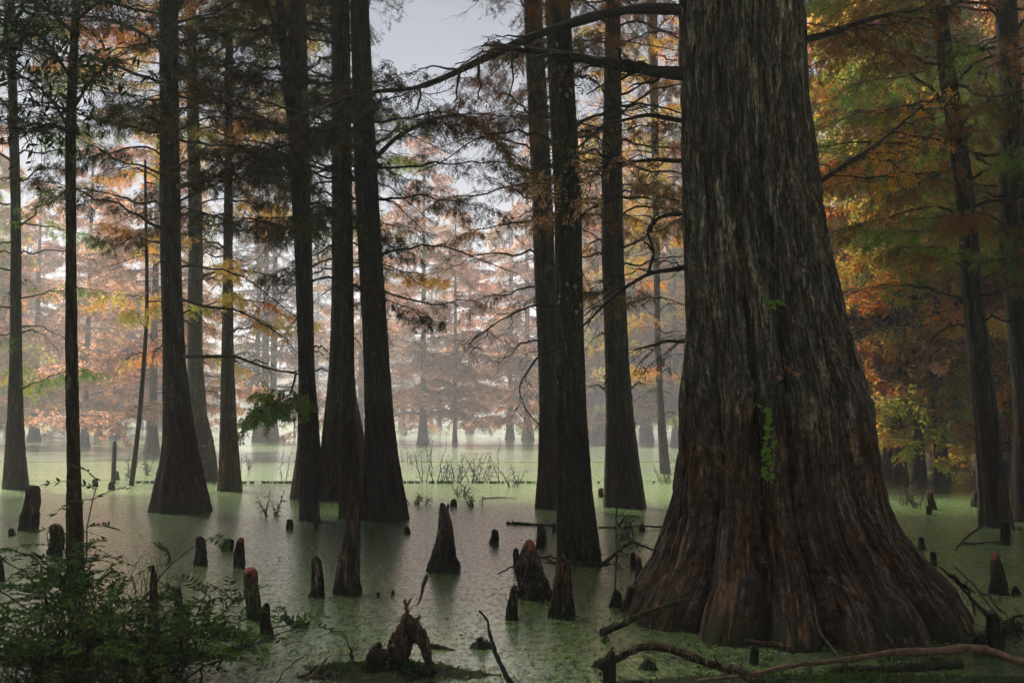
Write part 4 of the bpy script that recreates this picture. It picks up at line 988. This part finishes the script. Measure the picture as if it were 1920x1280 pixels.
stick([(1762, 1062, 7.4), (1800, 1095, 7.3), (1840, 1140, 7.2), (1872, 1172, 7.1)], 0.006, 0.016, "dark twiggy branch sloping along the huge trunk's right root", 17, twigs=6, sl=0.3)
stick([(1792, 1031, 10.2), (1815, 1005, 10.3), (1850, 982, 10.5), (1895, 974, 10.7), (1925, 976, 10.8)], 0.009, 0.012, "bowed dark branch in front of the leaning brown trunk's foot", 18)
stick([(1790, 1062, 8.0), (1830, 1100, 7.8), (1860, 1140, 7.6), (1885, 1165, 7.4)], 0.006, 0.01, "second dark branch crossing above the sloping twiggy one", 19, twigs=4, sl=0.3)
stick([(1880, 1168, 7.4), (1900, 1155, 7.4), (1930, 1150, 7.4)], 0.012, 0.01, "dark twig reaching to the right edge above the stump like knee", 20, twigs=3)
stick([(950, 982, None), (985, 984, None), (1010, 985, None), (1045, 987, None)], 0.03, 0.012, "thin mossy log floating left of the spotted trunk", 21, M_MUD, name="floating_log", cat="log")
stick([(1122, 989, None), (1180, 990, None), (1245, 991, None)], 0.014, 0.014, "thin mossy log floating right of the spotted trunk", 22, M_MUD, name="floating_log", cat="log")
stick([(905, 935, None), (940, 933, None), (970, 934, None)], 0.014, 0.012, "dark stick floating in front of the fence near the double trunks", 23, M_TWIG, name="floating_log", cat="log")
stick([(790, 1213, None), (825, 1215, None), (855, 1217, None)], 0.02, 0.012, "mossy stick floating just right of the arched root stump", 24, M_MUD, name="floating_log", cat="log")
stick([(1800, 1020, None), (1840, 1021, None), (1875, 1019, None)], 0.014, 0.01, "dark stick floating below the leaning brown trunk", 25, M_TWIG, name="floating_log", cat="log")
stick([(1560, 1262, None), (1700, 1256, None), (1800, 1250, None)], 0.03, 0.03, "half sunk dark log behind the long pale fallen branch", 26, M_MUD, name="floating_log", cat="log")
stick([(1865, 1192, None), (1900, 1185, None), (1960, 1185, None)], 0.07, 0.07, "short black log end at the right edge", 27, M_KNEE, name="floating_log", cat="log")
stick([(1490, 1223, 5.9), (1460, 1207, 5.9), (1415, 1204, 5.9), (1400, 1203, 5.9)], 0.012, 0.014, "short reddish dead branch tip in front of the huge trunk", 28, M_KNEE)

# ------------------------------------------------------------------ mud mounds and arched stump
def mound(x, y, rx, ry, h, label, seed, name="mud_mound", cat="mud", kind=None, fluff=0):
    c = G(x, y); c[2] = 0; n = 60; m = 26
    th = np.arange(n) / n * 6.2832; rr = np.linspace(0.001, 1.25, m); TH, RR = np.meshgrid(th, rr)
    e = 1 + 0.16 * lownoise(TH, RR, seed, 5, 1)
    X = RR * np.cos(TH) * rx * e; Y = RR * np.sin(TH) * ry * e
    Z = h * (1 - RR ** 2 * 1.1) * (1 + 0.2 * lownoise(X * 8 / rx, Y * 8 / rx, seed + 1, 2, 2)) + vnoise(seed, X.shape) * h * 0.10
    a = Acc(); i = np.arange(m - 1)[:, None] * n; j = np.arange(n)[None]; k = (j + 1) % n
    a.add(np.stack([X, Y, Z], -1), np.stack([i + j, i + n + j, i + n + k, i + k], -1))
    rng = np.random.default_rng(seed)
    if fluff:
        q = rng.integers(0, m * n, fluff); b = np.stack([X, Y, Z], -1).reshape(-1, 3)[q]; b = b[b[:, 2] > 0]; k_ = len(b)
        blades(a, b, nrm(rng.standard_normal((k_, 3)) + [0, 0, 0.7]) * rng.uniform(0.012, 0.035, (k_, 1)), nrm(rng.standard_normal((k_, 3))), rng.uniform(0.004, 0.008, k_), 1)
    o = ob(name, a.mesh(name, [M_MUD, L_SHRUB])); o.location = c
    return tag(o, label, cat, None, kind)
mound(722, 1262, 0.56, 0.22, 0.05, "mossy mud bank under the arched root stump at the bottom edge", 1, fluff=2500)
mound(430, 1192, 0.15, 0.07, 0.045, "dark mud clump with fern sprigs left of the short dark knee", 2, fluff=200)
mound(902, 1214, 0.08, 0.06, 0.055, "small dark mud clump right of the arched root stump", 3, fluff=150)
mound(160, 1225, 0.75, 0.4, 0.06, "wide dark mud bank carrying the ferny shrub at the lower left", 4, fluff=1200)
mound(1620, 1290, 1.3, 0.32, 0.05, "dark leafy mud shore at the bottom right corner", 5, fluff=5000)
mound(1130, 1250, 0.07, 0.05, 0.04, "small weedy clump at the bottom end of the bent fallen branch", 6, fluff=120)
mound(1215, 1252, 0.06, 0.07, 0.05, "mossy lump under the bent fallen branch", 7, fluff=120)
mound(1085, 1057, 0.33, 0.2, 0.035, "low mossy litter around the spotted trunk's foot", 8, fluff=500)
rng = np.random.default_rng(3); a = Acc(); D0 = 6.1; c0 = P(765, 1240, D0); c0[2] = 0
def rt(pts, r, sd=26):
    p = resample([P(x, y, D0 + dd) - c0 for x, y, dd in pts], 44); rad = smooth(np.interp(np.linspace(0, 1, 44), np.linspace(0, 1, len(r)), r), 3)
    p = p + np.cumsum(rng.standard_normal(p.shape), 0) * 0.0012
    tube(a, p, rad * (1 + 0.08 * np.sin(np.arange(44) * 0.9 + len(pts))), sd, rough=0.07, rng=rng)
rt([(761, 1150, 0), (759, 1170, 0), (757, 1190, 0), (748, 1215, 0), (740, 1256, 0.05)], [0.018, 0.05, 0.068, 0.05, 0.03])
rt([(761, 1153, 0), (772, 1172, 0), (786, 1190, 0), (799, 1212, -0.03), (804, 1234, -0.06), (814, 1264, -0.1)], [0.02, 0.045, 0.046, 0.03, 0.024, 0.028])
rt([(763, 1180, 0.06), (762, 1205, 0.12), (760, 1228, 0.2), (757, 1254, 0.26)], [0.035, 0.045, 0.03, 0.03])
rt([(745, 1215, 0), (732, 1226, 0), (716, 1222, 0), (702, 1228, 0), (692, 1254, 0)], [0.045, 0.035, 0.03, 0.035, 0.045])
rt([(713, 1203, 0), (707, 1216, 0), (710, 1235, 0), (712, 1256, 0)], [0.012, 0.03, 0.045, 0.05])
rt([(700, 1212, 0), (698, 1226, 0), (696, 1256, 0)], [0.01, 0.03, 0.04])
STU = thing("root_stump", c0, "dark arched root stump straddling the mud bank at the bottom, with dead twigs on top", "stump")
ob("roots", a.mesh("roots", [M_KNEE]), STU)
a = Acc()
for pts, r in [([(765, 1155, 0), (762, 1140, 0), (757, 1124, 0)], [0.014, 0.009]), ([(762, 1140, 0), (768, 1126, 0)], [0.009, 0.006]), ([(775, 1162, 0), (785, 1158, 0.02), (790, 1155, 0.02)], [0.013, 0.01]), ([(764, 1148, 0), (778, 1135, 0), (793, 1125, 0)], [0.003, 0.002])]:
    rt(pts, r, 7)
ob("dead_twig", a.mesh("dead_twig", [M_STICK]), STU)

# ------------------------------------------------------------------ shrub with pinnate leaves, sedge, lily pads
def frond(a, start, d, L, rng, pairs=8, ll=0.055, w=0.011):
    n = 10; u = np.linspace(0, 1, n)[:, None]
    p = start + nrm(d) * L * u; p[:, 2] -= 0.35 * L * u[:, 0] ** 2
    tube(a, p, np.linspace(0.003, 0.0012, n), 4)
    T = nrm(np.gradient(p, axis=0)); s = nrm(np.cross(T, [0, 0, 1.]) + rng.normal() * 0.25 * np.array([0, 0, 1.]))
    for k in range(pairs):
        t = 0.15 + 0.85 * k / (pairs - 1); i = min(n - 1, int(t * (n - 1)))
        for g in (-1, 1):
            v = nrm(s[i] * g * 0.85 + T[i] * 0.5 + rng.standard_normal(3) * 0.12) * ll * (1.1 - 0.5 * abs(t - 0.4)) * rng.uniform(0.85, 1.15)
            side = nrm(np.cross(v, np.cross(T[i], s[i]) + rng.standard_normal(3) * 0.3))
            blades(a, p[i][None], v[None], side[None], [w], 1, 0.4)
    v = T[-1] * ll; blades(a, p[-1][None], v[None], s[-1][None], [w], 1, 0.4)
def shrub(x, y, D, stems, h, label, seed, spreadx=0.5, ll=0.06, nf=(4, 9)):
    rng = np.random.default_rng(seed); b = P(x, y, D); b[2] = 0
    root = thing("ferny_shrub", b, label, "shrub", "ferny shrubs at the lower left")
    for i in range(stems):
        a = Acc(); s = np.array([rng.normal() * 0.12, rng.normal() * 0.1, 0.0])
        d = np.array([rng.normal() * spreadx, rng.normal() * 0.35, 1.0]); H = h * rng.uniform(0.55, 1.1)
        u = np.linspace(0, 1, 14)[:, None]; p = s + nrm(d) * H * u + np.cumsum(rng.standard_normal((14, 3)) * 0.012, 0)
        p[:, 0] += d[0] * 0.35 * H * u[:, 0] ** 2; p[:, 2] -= 0.15 * H * u[:, 0] ** 2
        tube(a, p, np.linspace(0.008, 0.003, 14), 5)
        for k in range(int(rng.integers(*nf))):
            q = p[int(rng.integers(5, 14))]; dd = np.array([rng.normal(), rng.normal() * 0.7, rng.uniform(0.0, 0.9)])
            frond(a, q, dd, rng.uniform(0.2, 0.38), rng, int(rng.integers(6, 10)), ll, ll * 0.17)
        ob("stem", a.mesh("stem", [M_TWIG, L_SHRUB]), root)
    return root
shrub(150, 1220, 5.9, 12, 0.85, "dark leafy ferny shrub around the slender broadleaf trunk's foot", 1, 0.7)
shrub(270, 1215, 5.6, 13, 0.72, "ferny shrub mass covering the snag like knee", 2, 0.6)
shrub(330, 1190, 6.2, 11, 0.62, "right hand lobe of the ferny shrubs reaching over the water", 3, 0.5)
shrub(60, 1230, 5.6, 12, 0.65, "low ferny shrub at the lower left corner", 4, 0.6)
shrub(150, 1150, 6.6, 8, 1.3, "tall ferny shrub with long arching leaves beside the slender broadleaf trunk", 5, 0.28, 0.065, (5, 8))
shrub(110, 1160, 6.4, 5, 1.0, "upright ferny shrub left of the slender broadleaf trunk", 6, 0.25, 0.065, (4, 7))
shrub(440, 1192, 6.9, 4, 0.22, "small fern sprigs on the dark mud clump", 7, 0.8, 0.045, (2, 4))
shrub(-30, 1090, 6.8, 5, 0.7, "ferny shrub poking in at the left edge", 8, 0.3, 0.06, (3, 6))
def tuft(x, y, n, h, label, seed, sp=0.12, D=None, lean=0.5):
    rng = np.random.default_rng(seed); D = D or DG(y); b = P(x, y, D); b[2] = 0; a = Acc(); N = 6
    s = np.stack([rng.normal(0, sp, n), rng.normal(0, sp * 0.7, n), np.zeros(n)], 1); d = nrm(np.stack([rng.normal(0, lean, n), rng.normal(0, lean, n), np.ones(n)], 1))
    L = h * rng.uniform(0.5, 1.1, n); u = np.linspace(0, 1, N)
    p = s[:, None] + d[:, None] * (L[:, None] * u)[..., None]; p[..., :2] += (d[:, None, :2] * (L[:, None] * u ** 2)[..., None]) * 0.5; p[..., 2] -= 0.25 * L[:, None] * u ** 2.2
    tubes(a, p, np.full(n, 0.0035), np.full(n, 0.0008), 3)
    o = ob("sedge_tuft", a.mesh("sedge_tuft", [L_GRASS])); o.location = b
    return tag(o, label, "grass tuft", "dark sedge tufts at the lower left")
tuft(120, 1290, 260, 0.6, "dense dark sedge tuft at the bottom left edge", 1, 0.25, 5.2, 0.6)
tuft(200, 1285, 200, 0.5, "dark sedge tuft in front of the ferny shrub mass", 2, 0.2, 5.3, 0.5)
tuft(30, 1290, 180, 0.5, "dark arching sedge tuft in the bottom left corner", 3, 0.2, 5.1, 0.7)
tuft(290, 1060, 40, 0.55, "thin upright dead reeds behind the ferny shrub mass", 4, 0.14, 8.6, 0.25)
tuft(170, 1150, 120, 0.55, "fine reeds among the ferny shrubs", 5, 0.3, 6.9, 0.3)
a = Acc(); rng = np.random.default_rng(21); n = 2600
yy = rng.uniform(797, 812, n); xx = rng.uniform(-100, 2000, n); cc = np.array([G(x, y) for x, y in zip(xx, yy)])
cc[:, 2] = rng.uniform(0.01, 0.14, n) * (rng.random(n) > 0.3); cc[:, :2] += rng.normal(0, 0.5, (n, 2))
v = nrm(np.stack([rng.normal(size=n), rng.normal(size=n), rng.normal(size=n) * 0.25], 1)) * rng.uniform(0.25, 0.5, (n, 1))
blades(a, cc, v, nrm(np.cross(v, [0, 0, 1.])), rng.uniform(0.1, 0.2, n), 0, 0.5)
tag(ob("lily_pads", a.mesh("lily_pads", [L_PAD])), kind="stuff")

# needles, leaf bits and flecks of weed floating on the water
a = Acc(); rng = np.random.default_rng(31); n = 16000
yy = 960 + 330 * rng.random(n) ** 0.8; xx = rng.uniform(-20, 1950, n)
f_ = DG(1.0 * yy) if False else CAMZ * FPX / (yy - HOR)
cc = np.stack([(xx - CX) / FPX * f_, f_ + rng.normal(0, 0.05, n), np.full(n, 0.006)], 1)
clump = np.sin(cc[:, 0] * 5.1 + 2 * np.sin(cc[:, 1] * 2.3)) + np.sin(cc[:, 1] * 6.7 + 1.5 * np.sin(cc[:, 0] * 3.1)) + rng.normal(0, 0.8, n) > 0.4
cc = cc[clump]; n = len(cc); an = rng.uniform(0, 6.283, n); L = rng.uniform(0.008, 0.035, n)
v = np.stack([np.cos(an) * L, np.sin(an) * L, rng.uniform(-0.1, 0.35, n) * L], 1); sd = np.stack([-np.sin(an), np.cos(an), rng.normal(0, 0.2, n)], 1)
blades(a, cc, v, sd, L * rng.uniform(0.15, 0.5, n), 0, 0.5)
L_LIT = leaf_mat("floating_bits", [(0.05, 0.035, 0.02), (0.12, 0.16, 0.04), (0.2, 0.28, 0.07), (0.3, 0.33, 0.14), (0.3, 0.16, 0.06)], 2.5, 0.1)
tag(ob("floating_leaves", a.mesh("floating_leaves", [L_LIT])), kind="stuff")
